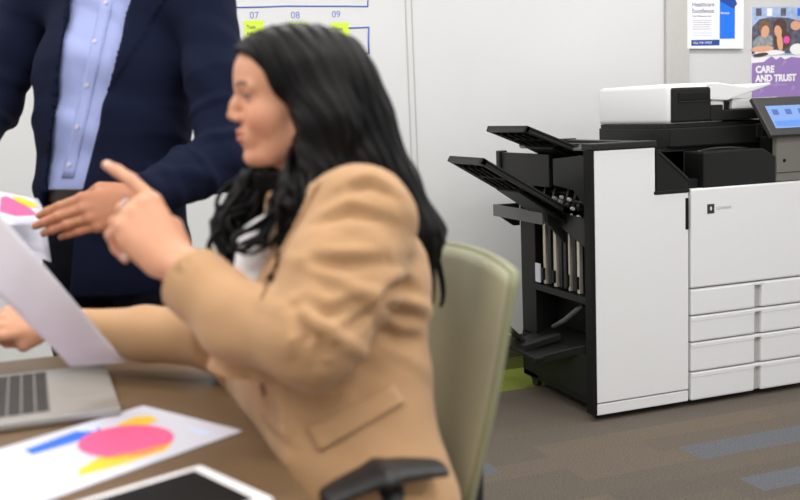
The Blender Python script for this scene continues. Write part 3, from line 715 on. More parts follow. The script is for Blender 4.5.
for y, s_ in ((1.262, 1), (1.905, -1)):
    b = MB(); N_ = 14
    f = Field((.28, y-.06, .64), (.58, y+.06, .78), .004)
    f.chain([(.345, y, .703), (.42, y, .716), (.51, y, .716)], [.010, .0145, .010], .01, n=(0, 1, 0), sq=3.0)
    V, F = f.mesh(); V[:, 2] += .012*np.sin((V[:, 0]-.33)/.2*math.pi)
    pad = npmesh('armrest', V, F, 'rubber', ch)
    MB().tube([(.435, y, .705), (.435, y, .60), (.44, y+.008*s_, .46), (.455, y+.06*s_, .39), (.46, 1.57-.03*s_, .385)], [.020, .020, .022, .022, .02], 10).build('armrest_post', 'rubber', ch, True)
MB().cyl((.50, 1.565, .10), (.50, 1.565, .39), .028).box(.42, .58, 1.49, 1.64, .37, .394, .01).build('gas_column', 'rubber', ch)
b = MB()
for k in range(5):
    a = 2*math.pi*k/5+.3; d = Vector((math.cos(a), math.sin(a), 0)); c0 = Vector((.50, 1.565, .11))
    b.tube([c0, c0+d*.16+Vector((0, 0, -.01)), c0+d*.29+Vector((0, 0, -.035))], [.026, .021, .015], 8)
star = b.build('star_base', 'rubber', ch, True)
for k in range(5):
    a = 2*math.pi*k/5+.3; p = Vector((.50+.29*math.cos(a), 1.565+.29*math.sin(a), 0))
    MB().cyl((p.x-.02, p.y, .028), (p.x+.02, p.y, .028), .027).cyl((p.x, p.y, .03), (p.x, p.y, .075), .008).build('caster', 'rubber', star)

# ------------------------------------------------------------------ people: shared head
from mathutils.bvhtree import BVHTree
def srgb(*c): return np.array(lin(c))
def head(skin, lip, sc_=1., male=False):
    f = Field((-.14, -.11, -.20), (.14, .11, .14), .0024)
    f.ell((-.016, 0, .028), (.095, .073, .078), .02)
    f.ell((.028, 0, -.030), (.056, .056, .080), .02)
    f.ell((.034, 0, .032), (.054, .058, .052), .02)
    for s in (-1, 1):
        f.ell((.048, s*.034, -.032), (.030, .024, .026), .018)
        f.cone((-.012, s*.050, -.058), (.050, s*.020, -.094), .017, .014, .022)
        f.cone((.078, s*.014, .017), (.070, s*.044, .014), .008, .006, .012)
        f.cone((-.010, s*.066, -.022), (-.014, s*.071, .010), .010, .013, .006, n=(0, 1, 0), sq=.45)
    f.ell((.071, 0, -.094), (.018, .019, .016), .016)
    f.ell((.074, 0, -.062), (.018, .026, .020), .012)
    f.chain([(.078, 0, .008), (.090, 0, -.010), (.0985, 0, -.026)], [.008, .0085, .0082], .010)
    for s in (-1, 1): f.ell((.089, s*.0105, -.031), (.010, .0065, .0065), .006)
    for s in (-1, 1):
        f.ell((.090, s*.031, .001), (.016, .017, .011), .010, op='sub')
        f.ell((.066, s*.031, .000), (.0135, .0145, .0125), .002)
        f.cone((.077, s*.020, .0055), (.074, s*.042, .0045), .0035, .003, .003)
    f.ell((.089, 0, -.0520), (.0072, .021, .0050), .005); f.ell((.088, 0, -.0630), (.0076, .018, .0056), .005)
    f.ell((.099, 0, -.0575), (.010, .020, .0012), .002, op='sub')
    for s in (-1, 1): f.ell((.096, s*.006, -.0375), (.004, .003, .003), .002, op='sub')
    f.cone((-.030, 0, -.05), (-.040, 0, -.19), .052 if not male else .060, .050 if not male else .062, .03)
    V, F = f.mesh(); V = V
    c = np.tile(srgb(*skin), (len(V), 1)); x, y, z = V.T; ay = np.abs(y)
    def paint(mask, col, w=1.): c[mask] = c[mask]*(1-w)+np.array(col)*w
    lp_ = (x > .080) & (np.abs(z+.0575) < .0115) & (ay < .020-np.abs(z+.0575)*.4)
    paint(lp_, srgb(*lip), .85)
    w = np.exp(-(((x-.06)/.03)**2+((ay-.042)/.02)**2+((z+.035)/.022)**2))[:, None]*.30
    c[:] = c*(1-w)+srgb(222, 128, 102)*w
    br = (np.abs(z-(.0185+.004*np.sin((ay-.015)/.03*3))) < .0035) & (ay > .014) & (ay < .048) & (x > .05); paint(br, srgb(52, 36, 30), .8)
    ey = ((ay-.031)**2/.0135**2+(z)**2/.0036**2 < 1) & (x > .055); paint(ey, srgb(140, 124, 116))
    ir = ((ay-.031)**2+z**2 < .0048**2) & (x > .07); paint(ir, srgb(40, 26, 20))
    ls = (((ay-.031)**2/.0155**2+(z-.0005)**2/.0068**2 < 1) & (z > .0005) & (x > .055) & ~ey); paint(ls, srgb(36, 24, 22))
    return V*sc_, F, c
def headframe(org, face, up):
    x = unit(face); z = np.array(up, float); z = unit(z-x*(z@x)); y = np.cross(z, x)
    A = np.eye(4); A[:3, 0] = x; A[:3, 1] = y; A[:3, 2] = z; A[:3, 3] = org; return A
def bvh(V, F): return BVHTree.FromPolygons([tuple(v) for v in V], [tuple(int(i) for i in q) for q in F])
def hit(t, px, py):
    o = Vector((0, 0, CAMZ)); d = (P(px, py, 1)-o).normalized(); h = t.ray_cast(o, d); return h[0], h[1]
def patch(t, quad, nu, nv, off, th, name, m, parent, bow=0):
    """small cloth piece lying on a garment, following its surface; quad given as seen from the front"""
    q = [np.array(p, float) for p in quad]; b = MB(); rows = []
    for i in range(nu+1):
        row = []
        for j in range(nv+1):
            u, v = i/nu, j/nv; p = (q[0]*(1-u)+q[1]*u)*(1-v)+(q[3]*(1-u)+q[2]*u)*v
            h, n = hit(t, *p)
            if h is None: return None
            row.append(b.bm.verts.new(h+n*off))
        rows.append(row)
    for i in range(nu):
        for j in range(nv): b.bm.faces.new((rows[i][j], rows[i+1][j], rows[i+1][j+1], rows[i][j+1]))
    bmesh.ops.recalc_face_normals(b.bm, faces=b.bm.faces[:])
    o = b.build(name, m, parent, True); s_ = o.modifiers.new('s', 'SOLIDIFY'); s_.thickness = th; s_.offset = 0; return o
def carve(f, fn):
    q = np.broadcast_arrays(f.ax[0][:, None, None], f.ax[1][None, :, None], f.ax[2][None, None, :])
    f.g = np.maximum(f.g, -fn(*q).astype(np.float32))
def plane(a, b_, d, keep):
    """signed distance whose positive side is away from point keep; plane through a, b containing direction d"""
    a = np.array(a); n = unit(np.cross(np.array(b_)-a, np.array(d)))
    if (np.array(keep)-a)@n > 0: n = -n
    return lambda x, y, z: (x-a[0])*n[0]+(y-a[1])*n[1]+(z-a[2])*n[2]
def normals(V, F):
    n = np.cross(V[F[:, 2]]-V[F[:, 0]], V[F[:, 3]]-V[F[:, 1]]); N = np.zeros_like(V)
    for i in range(4): np.add.at(N, F[:, i], n)
    return N/np.maximum(np.linalg.norm(N, axis=1, keepdims=True), 1e-12)
A_ = lambda v: np.array(v, float)

def cuff(f, e, w, r_in):
    """straight, hollow sleeve end at the wrist w"""
    e, w = A_(e), A_(w); d = unit(w-e)
    carve(f, lambda x, y, z: -np.minimum((x-w[0])*d[0]+(y-w[1])*d[1]+(z-w[2])*d[2], .12-np.sqrt((x-w[0])**2+(y-w[1])**2+(z-w[2])**2)))
    f.cone(w-d*.03, w+d*.03, r_in, r_in, .0, op='sub')
def crease(V, N, t, lines, depth=.011, width=.010):
    """pressed-in folds with a soft ridge above, along lines on the cloth"""
    out = np.zeros(len(V))
    for ln in lines:
        pts = []
        for i in range(len(ln)-1):
            for u in np.linspace(0, 1, 8, endpoint=False):
                h, n = hit(t, ln[i][0]*(1-u)+ln[i+1][0]*u, ln[i][1]*(1-u)+ln[i+1][1]*u)
                if h is not None: pts.append(A_(h))
        if len(pts) < 3: continue
        pts = np.array(pts); m = len(pts); c = pts.mean(0); sel = np.where(((V-c)**2).sum(1) < .22**2)[0]
        D2 = ((V[sel][:, None, :]-pts[None])**2).sum(2); k = D2.argmin(1); d2 = D2[np.arange(len(sel)), k]; w = np.sin(np.pi*(k+1)/(m+1))**.7
        up = (V[sel]-pts[k])[:, 2]
        out[sel] += w*(-depth*np.exp(-d2/width**2)+depth*.55*np.exp(-(np.sqrt(d2)-width*1.7)**2/(width*1.1)**2)*(up > 0))
    return V+N*out[:, None]

# ------------------------------------------------------------------ the standing man
SK2 = (176, 119, 90)
man = thing('person', 'standing person in navy suit and open-collared blue shirt holding out leaflets', 'person', (.15, 2.62, 0))
mf = unit((-.60, -.80, 0)); ml = np.array([-mf[1], mf[0], 0])   # facing, his left
belt, chest, shc = A_(P(110, 186, 2.56)), A_(P(116, 70, 2.56)), A_(P(118, -8, 2.56))
sL, eL, wL = A_(P(207, 2, 2.46)), A_(P(226, 158, 2.36)), A_(P(140, 197, 2.18))
sR, eR, wR = A_(P(30, -6, 2.66)), A_(P(-6, 104, 2.62)), A_(P(-62, 200, 2.24))
nk = shc+np.array([0, .0, .075]); hc = nk+np.array([-.02, -.03, .150])
hip = belt+np.array([0, 0, -.13])
def torso(f, dr, k=.03, low=None):
    pts = [low if low is not None else hip, belt, (belt+chest)/2, chest, shc-np.array([0, 0, .06])]
    rs = [.128+dr, .118+dr, .124+dr, .132+dr, .105+dr]
    f.chain(pts, rs, k, n=ml, sq=1.46); f.cone(sL*.85+shc*.15-np.array([0, 0, .015]), sR*.85+shc*.15-np.array([0, 0, .015]), .062+dr, .062+dr, .05)
# jacket
f = Field((-.55, 2.0, .72), (.85, 2.95, 1.74), .0058)
torso(f, .014, low=hip-np.array([0, 0, .08]))
f.chain([sL-(0, 0, .01), (sL+eL)/2, eL], [.069, .068, .062], .04); f.chain([eL, (eL+wL)/2, wL], [.062, .054, .044], .03)
f.chain([sR-(0, 0, .01), (sR+eR)/2, eR], [.069, .067, .060], .04); f.chain([eR, (eR+wR)/2, wR], [.060, .052, .042], .03)
for q in (sL, sR): f.cone(q*.9+shc*.1, nk-np.array([0, 0, .05]), .062, .055, .05)
fd_ = A_((-.10, -1, 0))
mid = A_(P(88, 90, 2.40))
pa = plane(P(67, 0, 2.43), P(44, 185, 2.43), fd_, mid); pb = plane(P(132, 0, 2.43), P(84, 185, 2.43), fd_, mid); pc = plane(P(50, 100, 2.56), P(120, 100, 2.56), (0, 0, 1), mid)
low = lambda x, y, z: (1.0-z)*.16
cuff(f, eL, wL+unit(eL-wL)*.012, .036)
carve(f, lambda x, y, z: np.maximum(np.maximum(pa(x, y, z)-np.maximum(0, low(x, y, z)), pb(x, y, z)-np.maximum(0, low(x, y, z))), pc(x, y, z)))
f.half((0, 0, .80), (0, 0, -1))
V, F = f.mesh(); N = normals(V, F)
# lapel: a raised band beside the opening
lo1 = plane(P(166, 0, 2.40), P(98, 108, 2.40), fd_, mid)(*V.T); in1 = pb(*V.T); frontm = pc(*V.T) < -.02
lap = (lo1 < 0) & (in1 > .002) & frontm & (V[:, 2] > 1.15)
V = V+N*(lap*.006)[:, None]
near = lambda V, c, r: np.exp(-((V-c)**2).sum(1)/r**2)
V = V+N*(fold(V, eL-sL, 75, .012, 1, 1.8)*near(V, eL, .16)+fold(V, (1, 0, .6), 50, .008, 2, 1.6)*near(V, (sL+eL)/2, .13)+fold(V, wL-eL, 70, .009, 4, 1.6)*near(V, (eL+wL)/2, .10)+fold(V, eR-sR, 60, .010, 3)*near(V, eR, .16)+fold(V, (.5, .2, 1), 28, .005, 6, 1.3))[:, None]
jk = npmesh('suit_jacket', V, F, 'navy', man)
tj = bvh(V, F)
for px, py in ((47, 147),):
    h, n = hit(tj, px, py)
    if h: MB().cyl(h, h+n*.004, .008, n=16).build('jacket_button', 'dark', jk)
# shirt
f = Field((-.35, 2.2, .95), (.6, 2.95, 1.80), .006)
torso(f, -.004); f.cone(shc+(0, 0, .02), nk+(0, 0, .01), .070, .066, .03); f.half((0, 0, belt[2]-.005), (0, 0, -1))
f.half(nk+np.array([0, -.02, .005]), (0, -.5, 1))
V, F = f.mesh(); N = normals(V, F)
V = V+N*(fold(V, (.9, .3, .5), 55, .005, 9, 1.5)+.002*np.cos((V@ml)*0))[:, None]
sh_ = npmesh('shirt', V, F, 'shirt', man); ts = bvh(V, F)
patch(ts, [(101, 2), (113, 2), (74, 178), (62, 178)], 3, 20, .0015, .002, 'shirt_placket', 'shirt', sh_)
for px, py in ((106, 3), (95, 42), (87, 85), (78, 127), (70, 165)):
    h, n = hit(ts, px, py)
    if h: MB().cyl(h+n*.002, h+n*.005, .0058, n=14).build('button', 'button', sh_)
# belt and trousers
f = Field((-.35, 2.2, 1.0), (.6, 2.95, 1.15), .005); torso(f, .001)
f.half((0, 0, belt[2]+.004), (0, 0, 1)); f.half((0, 0, belt[2]-.034), (0, 0, -1))
V, F = f.mesh(); bl = npmesh('belt', V, F, 'belt', man); t_ = bvh(V, F)
h, n = hit(t_, 66, 188)
if h:
    A = np.array(frame(h+n*.002, n, (0, 0, 1))); MB().box(-.003, .004, -.022, .022, -.019, .019, .003).build('b', 'gold', None)
    o = bpy.data.objects['b']; o.data.transform(W2L(bl) @ Matrix(A.tolist())); o.name = 'belt_buckle'; o.data.name = 'belt_buckle'; o.parent = bl
f = Field((-.4, 2.2, .04), (.65, 3.0, 1.15), .008)
crotch = hip+np.array([0, 0, -.05]); f.chain([belt+(0, 0, -.02), hip, crotch], [.117, .125, .118], .02, n=ml, sq=1.32)
for s in (1, -1):
    hp = hip+ml*s*.088+(0, 0, -.03); kn = np.array([hp[0]+mf[0]*.02, hp[1]+mf[1]*.02, .50])+ml*s*.02; an = np.array([kn[0]-mf[0]*.03, kn[1]-mf[1]*.03, .10])+ml*s*.015
    f.chain([hp, kn, an], [.098, .074, .060], .02)
    so = MB(); fx = Vector(an)+Vector(mf)*.02
f.half((0, 0, belt[2]-.02), (0, 0, 1)); f.half((0, 0, .055), (0, 0, -1))
V, F = f.mesh(); N = normals(V, F); V = V+N*fold(V, (.4, .3, 1), 35, .006, 12)[:, None]; npmesh('trousers', V, F, 'trouser', man)
def shoe(an, fwd, parent, z0=0.002):
    f = Field((an[0]-.25, an[1]-.25, z0-.01), (an[0]+.25, an[1]+.25, .14), .006); fw = A_(fwd); a = np.array([an[0], an[1], 0.])
    f.cone(a+(0, 0, .05)-fw*.03, a+fw*.16+(0, 0, .028), .042, .034, .02, n=np.cross(fw, (0, 0, 1)), sq=1.05); f.cone(a+(0, 0, .04), a+(0, 0, .10), .044, .04, .02)
    f.half((0, 0, z0), (0, 0, -1)); V, F = f.mesh(); npmesh('shoe', V, F, 'shoe', parent)
for s in (1, -1): shoe(hip+ml*s*.12, mf, man)
# body: head and neck, hands, trunk as one mesh
parts = []; cols = []
Vh, Fh, ch_ = head(SK2, (176, 104, 88), 1.10, True)
HM = headframe(hc, (mf[0]-.1, mf[1], -.25), (0, 0, 1)); parts.append(xf(Vh, Fh, HM)); cols.append(ch_)
def add_hand(parts, cols, W, xd, zh, left, curl, skin, s, fore, knuck=(200, 130, 105), **kw):
    A = frame(W, xd, zh, left); fl = np.linalg.inv(A[:3, :3])@(A_(fore)-A_(W))/s
    fl = fl/np.linalg.norm(fl)*min(.13, np.linalg.norm(fl))
    V, F, tips = hand(curl, fore=fl, s=s, **kw); cc = np.tile(srgb(*skin), (len(V), 1))
    for pts, R_, a in tips:
        for p in pts[:3]:
            w = np.exp(-(((V/s-p)**2).sum(1))/.011**2)[:, None]*.35; cc = cc*(1-w)+srgb(*knuck)*w
    parts.append(xf(V, F, A)); cols.append(cc)
    return A, tips, s
AL = add_hand(parts, cols, wL-(wL-eL)/np.linalg.norm(wL-eL)*-.015, A_(P(60, 218, 2.12))-wL, -A_(FW)+.08*A_(UP), True,
              [(.22, .25, .2)]*4, SK2, 1.14, eL, spread=(-.04, -.01, .02, .06), fat=1.1,
              thumb=((.028, .026, -.014), (.060, .040, -.034), (.092, .034, -.044), (.115, .022, -.046)))
add_hand(parts, cols, wR, (-.2, -.9, 0), (-.6, .1, .8), False, [(.4, .5, .3)]*4, SK2, 1.05, eR)
f = Field((-.6, 2.0, .03), (.9, 3.0, 1.80), .012)
f.chain([hip, belt, chest, shc-(0, 0, .06)], [.10, .095, .11, .09], .03, n=ml, sq=1.35); f.cone(shc, nk+(0, 0, .05), .055, .055, .03); f.cone(sL, sR, .05, .05, .05)
f.chain([sL, eL, wL], [.052, .042, .030], .02); f.chain([sR, eR, wR], [.052, .042, .030], .02)
for s in (1, -1):
    hp = hip+ml*s*.088+(0, 0, -.03); f.chain([hp, np.array([hp[0], hp[1], .5]), np.array([hp[0], hp[1], .09])], [.08, .055, .04], .02)
V, F = f.mesh(); parts.append((V, F)); cols.append(np.tile(srgb(*SK2), (len(V), 1)))
V, F = join(parts); npmesh('body', V, F, 'skinw', man, np.concatenate(cols))
def ring(A, tips, s, i, u, m, parent, r=.0105, stone=False):
    pts, R_, a = tips[i]; p = (pts[0]*(1-u)+pts[1]*u); d = unit(pts[1]-pts[0]); q = unit(np.cross(d, (0, 1, 0))); w = np.cross(d, q)
    A2 = np.array(A); loc = [(p+(q*math.cos(t)+w*math.sin(t))*r)*s for t in np.linspace(0, 2*math.pi, 25)]
    pw = [Vector(A2[:3, :3]@l+A2[:3, 3]) for l in loc]
    return MB().tube(pw, .0018, 6).build('ring', m, parent, True)
ring(*AL, 2, .55, 'gold', man, r=.0112)
f = Field((-.14, -.11, -.10), (.12, .11, .15), .005)
f.ell((-.020, 0, .036), (.100, .079, .084), .01); f.half((.055, 0, .06), (1, 0, -.75)); f.half((.02, 0, -.02), (.5, 0, -1))
V, F = f.mesh(); V, F = xf(V*1.10, F, HM); npmesh('hair', V, F, 'hairm', man)

# ------------------------------------------------------------------ the seated woman
SK1 = (211, 154, 123)
wom = thing('person', 'seated dark-haired person in camel blazer pointing with one raised hand', 'person', (.48, 1.56, 0))
Hc = A_(P(292, 93, 1.60)); Fx = unit(A_((-1, .10, -.06))); HM = headframe(Hc, Fx, (0.02, 0, 1))
hipc, waist, chs, shN, shF = A_(P(352, 500, 1.56)), A_(P(342, 395, 1.58)), A_(P(342, 285, 1.60)), A_(P(360, 219, 1.47)), A_(P(300, 196, 1.80))
neck = A_(P(312, 172, 1.63))
eN, wN = A_(P(314, 337, 1.36)), A_(P(186, 275, 1.49)); eF, wF = A_(P(216, 338, 1.84)), A_(P(80, 330, 1.95))
# blazer
f = Field((-.10, 1.05, .46), (.85, 2.15, 1.22), .005)
Y_ = A_((0, 1, 0))
f.chain([hipc+(0, 0, -.06), hipc, waist, chs], [.150, .150, .128, .128], .04, n=Y_, sq=1.22)
f.cone(chs, (shN+shF)/2-(0, 0, .03), .128, .085, .04, n=Y_, sq=1.3); f.cone(shN, shF, .070, .066, .05)
f.cone(neck-(0, 0, .04), neck+(.02, 0, -.005), .072, .060, .03)
f.ell(chs+(-.085, -.055, -.01), (.062, .062, .07), .04); f.ell(chs+(-.085, .065, -.01), (.062, .062, .07), .04)
f.cone(hipc+(-.05, 0, -.09), hipc+(-.26, -.02, -.12), .13, .09, .04, n=Y_, sq=1.3)   # skirt of the blazer over the lap
f.ell(waist+(-.12, 0, -.03), (.11, .14, .16), .05); f.ell((.405, 1.58, .80), (.135, .19, .13), .04); f.cone((.375, 1.45, .77), (.375, 1.82, .78), .095, .085, .04); f.cone((.40, 1.45, .64), (.40, 1.78, .66), .10, .09, .04); f.ell((.43, 1.54, .67), (.145, .18, .14), .04)
SA = (shN+eN)/2
f.chain([shN, SA, eN], [.074, .074, .066], .035); f.chain([eN, P(238, 319, 1.42), wN], [.062, .052, .050], .02)
f.chain([shF, (shF+eF)/2, eF], [.070, .062, .056], .035); f.chain([eF, (eF+wF)/2, wF], [.056, .050, .040], .02)
# opening over the blouse, open cuffs
f.chain([P(272, 165, 1.60), P(258, 230, 1.54), P(243, 300, 1.53)], [.028, .022, .022], .006, op='sub')
d = unit(wN-A_(P(238, 319, 1.42)));
f.cone(wN-d*.04, wN+d*.03, .052, .054, .01); cuff(f, wN-d, wN-d*.014, .046); cuff(f, eF, wF, .034)
f.half((0, 0, .475), (0, 0, -1))
carve(f, lambda x, y, z: np.maximum(np.maximum(np.abs(z-.768)-.082, x-.306), y-1.775))
carve(f, lambda x, y, z: np.maximum(np.maximum(np.abs(z-.86)-.07, x-.306+0*y), np.abs(y-1.64)-.135))
V, F = f.mesh(); N = normals(V, F)
back_e = eN+(.05, 0, .03)
V = V+N*(fold(V, (eN-shN)+(.15, 0, .05), 80, .003, 21, 1.2)*near(V, SA+(.02, 0, .02), .12)
         + fold(V, (.6, 0, 1), 85, .008, 22, 1.3)*near(V, back_e, .10)
         + fold(V, (1, 0, -.15), 75, .005, 23, 1.5)*near(V, eN+(-.06, 0, .02), .08)
         + fold(V, (.5, .2, 1), 70, .007, 24, 1.6)*near(V, A_(P(395, 300, 1.50)), .11)
         + fold(V, (.5, .1, .9), 45, .009, 25, 1.4)*near(V, A_(P(290, 410, 1.45)), .13)
         + fold(V, (1, .1, .3), 40, .007, 26, 1.4)*near(V, (eF+wF)/2, .14)
         + fold(V, (.3, .3, 1), 30, .004, 27, 1.2))[:, None]
V = crease(V, normals(V, F), bvh(V, F), [
    [(318, 222), (350, 212), (392, 222)], [(312, 262), (345, 264), (392, 262)], [(306, 303), (330, 314), (372, 300)], [(292, 308), (306, 334), (302, 362)],
    [(312, 318), (322, 342), (318, 368)], [(345, 330), (372, 312), (398, 286)], [(386, 292), (402, 284), (418, 290)], [(384, 306), (400, 312), (422, 318)],
    [(374, 326), (398, 338), (424, 340)], [(350, 190), (372, 184), (396, 198)], [(252, 380), (262, 420), (290, 452)], [(300, 396), (322, 404), (340, 398)]], .011, .0095)
bz = npmesh('blazer', V, F, 'camel', wom); tbz = bvh(V, F)
patch(tbz, [(307, 428), (392, 386), (404, 402), (320, 452)], 14, 6, .004, .004, 'pocket_flap', 'camel', bz)
patch(tbz, [(300, 190), (322, 182), (278, 262), (262, 300)], 8, 14, .003, .004, 'lapel', 'camel', bz)
h, n = hit(tbz, 264, 390)
if h: MB().cyl(h, h+n*.005, .010, n=18).build('blazer_button', 'cameldk', bz)
# blouse
f = Field((.1, 1.3, .6), (.75, 1.95, 1.2), .006)
f.chain([waist, chs], [.115, .115], .03, n=Y_, sq=1.2); f.cone(chs, (shN+shF)/2-(0, 0, .04), .115, .07, .03, n=Y_, sq=1.2); f.cone(neck-(0, 0, .06), neck-(0, 0, .02), .065, .055, .03)
f.ell(chs+(-.072, -.045, 0), (.055, .055, .06), .03); f.ell(chs+(-.072, .055, 0), (.055, .055, .06), .03)
f.cone(P(262, 225, 1.58), P(252, 295, 1.56), .034, .034, .02); f.half(neck-(0, 0, .02), (-.5, 0, 1)); V, F = f.mesh(); npmesh('blouse', V, F, 'blouse', wom)
# trousers and shoes
f = Field((-.25, 1.25, .05), (.8, 1.9, .70), .009)
f.cone(hipc+(0, -.03, -.05), hipc+(0, .05, -.05), .125, .125, .03)
kn = []
for y in (1.46, 1.66):
    k_ = A_((.08, y, .53)); a_n = A_((.02, y, .12)); f.cone((hipc[0]-.02, y, .545), k_, .085, .066, .03); f.cone(k_, a_n, .062, .045, .02); kn.append(a_n)
f.half((0, 0, .07), (0, 0, -1)); V, F = f.mesh(); npmesh('trousers', V, F, 'trouser', wom)
for a_n in kn: shoe(a_n, (-1, 0, 0), wom)
# body
parts, cols = [], []
Vh, Fh, ch_ = head(SK1, (190, 112, 98)); parts.append(xf(Vh, Fh, HM)); cols.append(ch_)
HN = add_hand(parts, cols, A_(P(177, 263, 1.49)), A_(P(134, 208, 1.50))-A_(P(180, 270, 1.49)), -.75*A_(FW)+.55*A_(RT)+.30*A_(UP), True,
              [(.15, .25, .12), (1.15, 1.2, .6), (1.3, 1.2, .6), (1.35, 1.2, .6)], SK1, 1.12, eN, spread=(-.10, -.04, -.08, -.12),
              thumb=((.028, .022, -.016), (.060, .034, -.036), (.088, .024, -.052), (.106, .010, -.060)))
HF = add_hand(parts, cols, A_(P(50, 322, 1.95)), (-1, .05, .05), (.1, -.75, .6), False, [(.5, .7, .4), (.55, .8, .4), (.6, .9, .5), (.7, .9, .5)], SK1, .95, eF, thumb=((.028, .020, -.016), (.058, .026, -.034), (.086, .018, -.046), (.104, .006, -.052)))
f = Field((-.25, 1.05, .05), (.9, 2.15, 1.25), .012)
f.chain([hipc, waist, chs, (shN+shF)/2-(0, 0, .03)], [.11, .095, .10, .06], .03, n=Y_, sq=1.2); f.cone(chs, neck, .06, .048, .04); f.cone(neck-(.0, 0, .02), Hc-(0, 0, .06), .048, .048, .02)
f.chain([shN, eN, wN], [.045, .036, .024], .02); f.chain([shF, eF, wF], [.045, .036, .024], .02); f.cone(shN, shF, .045, .045, .03)
for a_n, y in zip(kn, (1.46, 1.66)): f.chain([(hipc[0], y, .545), (.08, y, .53), (.02, y, .1)], [.07, .05, .035], .02)
V, F = f.mesh(); parts.append((V, F)); cols.append(np.tile(srgb(*SK1), (len(V), 1)))
V, F = join(parts); npmesh('body', V, F, 'skinw', wom, np.concatenate(cols))
ring(*HN, 1, .6, 'silver', wom, r=.0115)
def nail(A, tips, s, i, parent):
    pts, R_, a = tips[i]; d = unit(pts[3]-pts[2]); up = np.cross(d, (0, 1, 0)); up = up if up[2] > 0 else -up; up = unit(up)
    M4 = frame((pts[3]*.8+pts[2]*.2+up*R_[3]*.62)*s, d, up); A2 = np.array(A)@M4
    b = MB(); b.sph((0, 0, 0), (.0075*s, .0052*s, .0028*s), 12); b.bm.transform(Matrix(A2.tolist())); b.build('fingernail', 'nail', parent, True)
for i in range(4): nail(*HN, i, wom)
for i in range(4): nail(*HF, i, wom)
# hair
HR = HM[:3, :3]
def Hl(x, y, z): return HR@A_((x, y, z))+Hc
f = Field((.18, 1.30, .80), (.80, 1.98, 1.44), .0045)
f.ell(Hl(-.020, 0, .026), (.106, .086, .081), .02, R=HR.T); f.ell(Hl(.020, 0, .052), (.074, .066, .050), .02, R=HR.T)
f.ell(Hl(-.062, 0, -.03), (.085, .082, .11), .03, R=HR.T)
backp = [Hl(-.055, .0, .0), P(348, 130, 1.66), P(380, 190, 1.67), P(410, 236, 1.68), P(418, 285, 1.68)]
f.cone(Hl(-.05, -.03, -.05), P(352, 165, 1.60), .07, .06, .03)
f.chain(backp, [.072, .072, .060, .052, .022], .03, n=Y_, sq=1.25)
f.chain([Hl(-.02, -.07, .03), Hl(-.035, -.085, -.04), P(312, 172, 1.53), P(302, 212, 1.50), P(292, 246, 1.50)], [.030, .040, .044, .034, .018], .03)   # near lock
f.chain([Hl(-.02, .07, .03), Hl(-.03, .085, -.05), P(262, 192, 1.68), P(236, 226, 1.68), P(232, 268, 1.66)], [.03, .045, .042, .036, .020], .03)   # far lock
# the face stays free
def facecut(x, y, z):
    lx = (x-Hc[0])*HR[0, 0]+(y-Hc[1])*HR[1, 0]+(z-Hc[2])*HR[2, 0]; lz = (x-Hc[0])*HR[0, 2]+(y-Hc[1])*HR[1, 2]+(z-Hc[2])*HR[2, 2]; ly = (x-Hc[0])*HR[0, 1]+(y-Hc[1])*HR[1, 1]+(z-Hc[2])*HR[2, 1]
    xh = np.interp(lz, [-.118, -.09, -.05, -.02, .0, .03, .06, .078], [.024, .020, .012, .022, .036, .048, .066, .088])
    return -np.minimum(lx-xh, np.minimum(lz+.118, .086-lz))
carve(f, facecut)
f.half(P(205, 300, 1.6), (-1, 0, 0))
V, F = f.mesh(); N = normals(V, F)
L_ = (V-Hc)@HR;  ang = np.arctan2(L_[:, 1], L_[:, 2]-.0+.12)
st = np.sin((V[:, 0]*1.0+V[:, 2]*.35+V[:, 1]*.3)*260+2.2*np.sin(V[:, 2]*22)+1.3*np.sin(V[:, 1]*35))+.6*np.sin((V[:, 0]+.4*V[:, 2])*520+2*np.sin(V[:, 2]*31))
V = V+N*(st*.0016)[:, None]
hr = npmesh('hair', V, F, 'hair', wom)
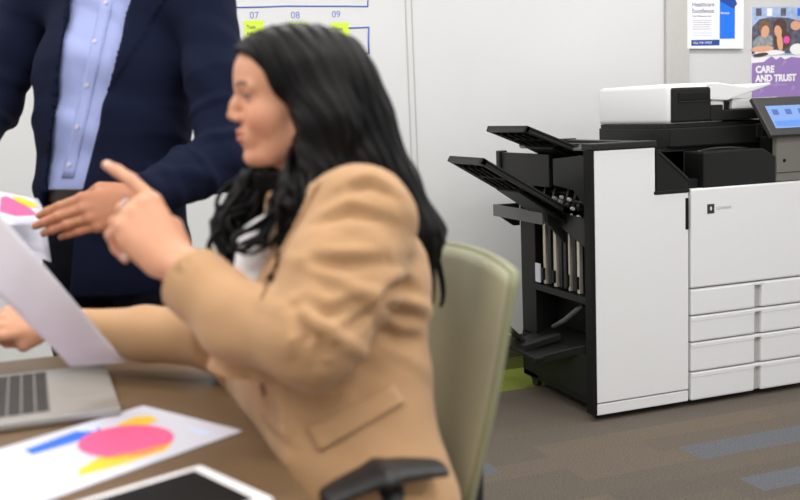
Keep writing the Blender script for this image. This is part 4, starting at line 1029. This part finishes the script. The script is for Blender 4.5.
# separate curls over the mass
b = MB()
def lock(p, r, amp, turns, ph, n=26):
    p = [Vector(q) for q in p]; out = []; rad = []
    for i in range(n):
        t = i/(n-1)*(len(p)-1); k = min(int(t), len(p)-2); u = t-k
        a0, a1, a2, a3 = p[max(k-1, 0)], p[k], p[k+1], p[min(k+2, len(p)-1)]
        q = .5*((2*a1)+(a2-a0)*u+(2*a0-5*a1+4*a2-a3)*u*u+(3*a1-a0-3*a2+a3)*u**3)
        w = (i/(n-1))**1.2; th = 2*math.pi*turns*i/(n-1)+ph
        out.append(q+(RT*math.cos(th)+FW*math.sin(th)*.8+UP*.25*math.sin(th*1.3))*amp*w); rad.append(r*(1-.75*(i/(n-1))**2))
    b.tube(out, rad, 7)
R_ = random.Random(3)
def jit(p, s_): return Vector(p)+Vector((R_.gauss(0, s_), R_.gauss(0, s_), R_.gauss(0, s_)))
for k in range(26):
    lock([jit(P(366, 150, 1.64), .018), jit(P(388, 200, 1.67), .020), jit(P(410, 245, 1.67), .020), jit(P(423, 290, 1.67), .016)], R_.uniform(.008, .013), R_.uniform(.006, .014), R_.uniform(1.2, 2.4), R_.uniform(0, 6))
for k in range(24):
    lock([jit(Hl(-.03, -.088, -.05), .010), jit(P(304, 186, 1.48), .014), jit(P(298, 220, 1.47), .016), jit(P(285, 252, 1.48), .014)], R_.uniform(.004, .008), R_.uniform(.006, .014), R_.uniform(1, 2.2), R_.uniform(0, 6))
for k in range(30):
    lock([jit(P(275, 172, 1.66), .012), jit(P(252, 195, 1.64), .018), jit(P(232, 232, 1.64), .016), jit(P(R_.uniform(222, 262), 274, 1.62), .010)], R_.uniform(.004, .008), R_.uniform(.008, .018), R_.uniform(1, 2.2), R_.uniform(0, 6))
for k in range(9): lock([jit(P(276, 196, 1.55), .008), jit(P(268, 222, 1.52), .010), jit(P(255, 242, 1.50), .010), jit(P(238, 250, 1.50), .008)], R_.uniform(.004, .007), .006, 1.2, R_.uniform(0, 6))
for k in range(40):   # long strands from the parting over the skull
    y0 = -R_.uniform(.0, .05); a = R_.uniform(-.3, 1)
    x0 = .03-.09*R_.random()
    def sk(x, y, z):
        q = A_((x+.020, y, z-.026)); e_ = A_((.107, .087, .081)); return Hl(*(q/np.sqrt(((q/e_)**2).sum())+A_((-.020, 0, .026))))
    pts = [sk(x0, y0*.3, .11), sk(x0-.02, -.06, .08), sk(x0-.05, -.09, .02), Hl(min(x0-.06, -.03), -.092, -.06)]
    lock(pts, R_.uniform(.003, .005), .002, 1, R_.uniform(0, 6), 16)
b.build('hair_strands', 'hair', hr, True)
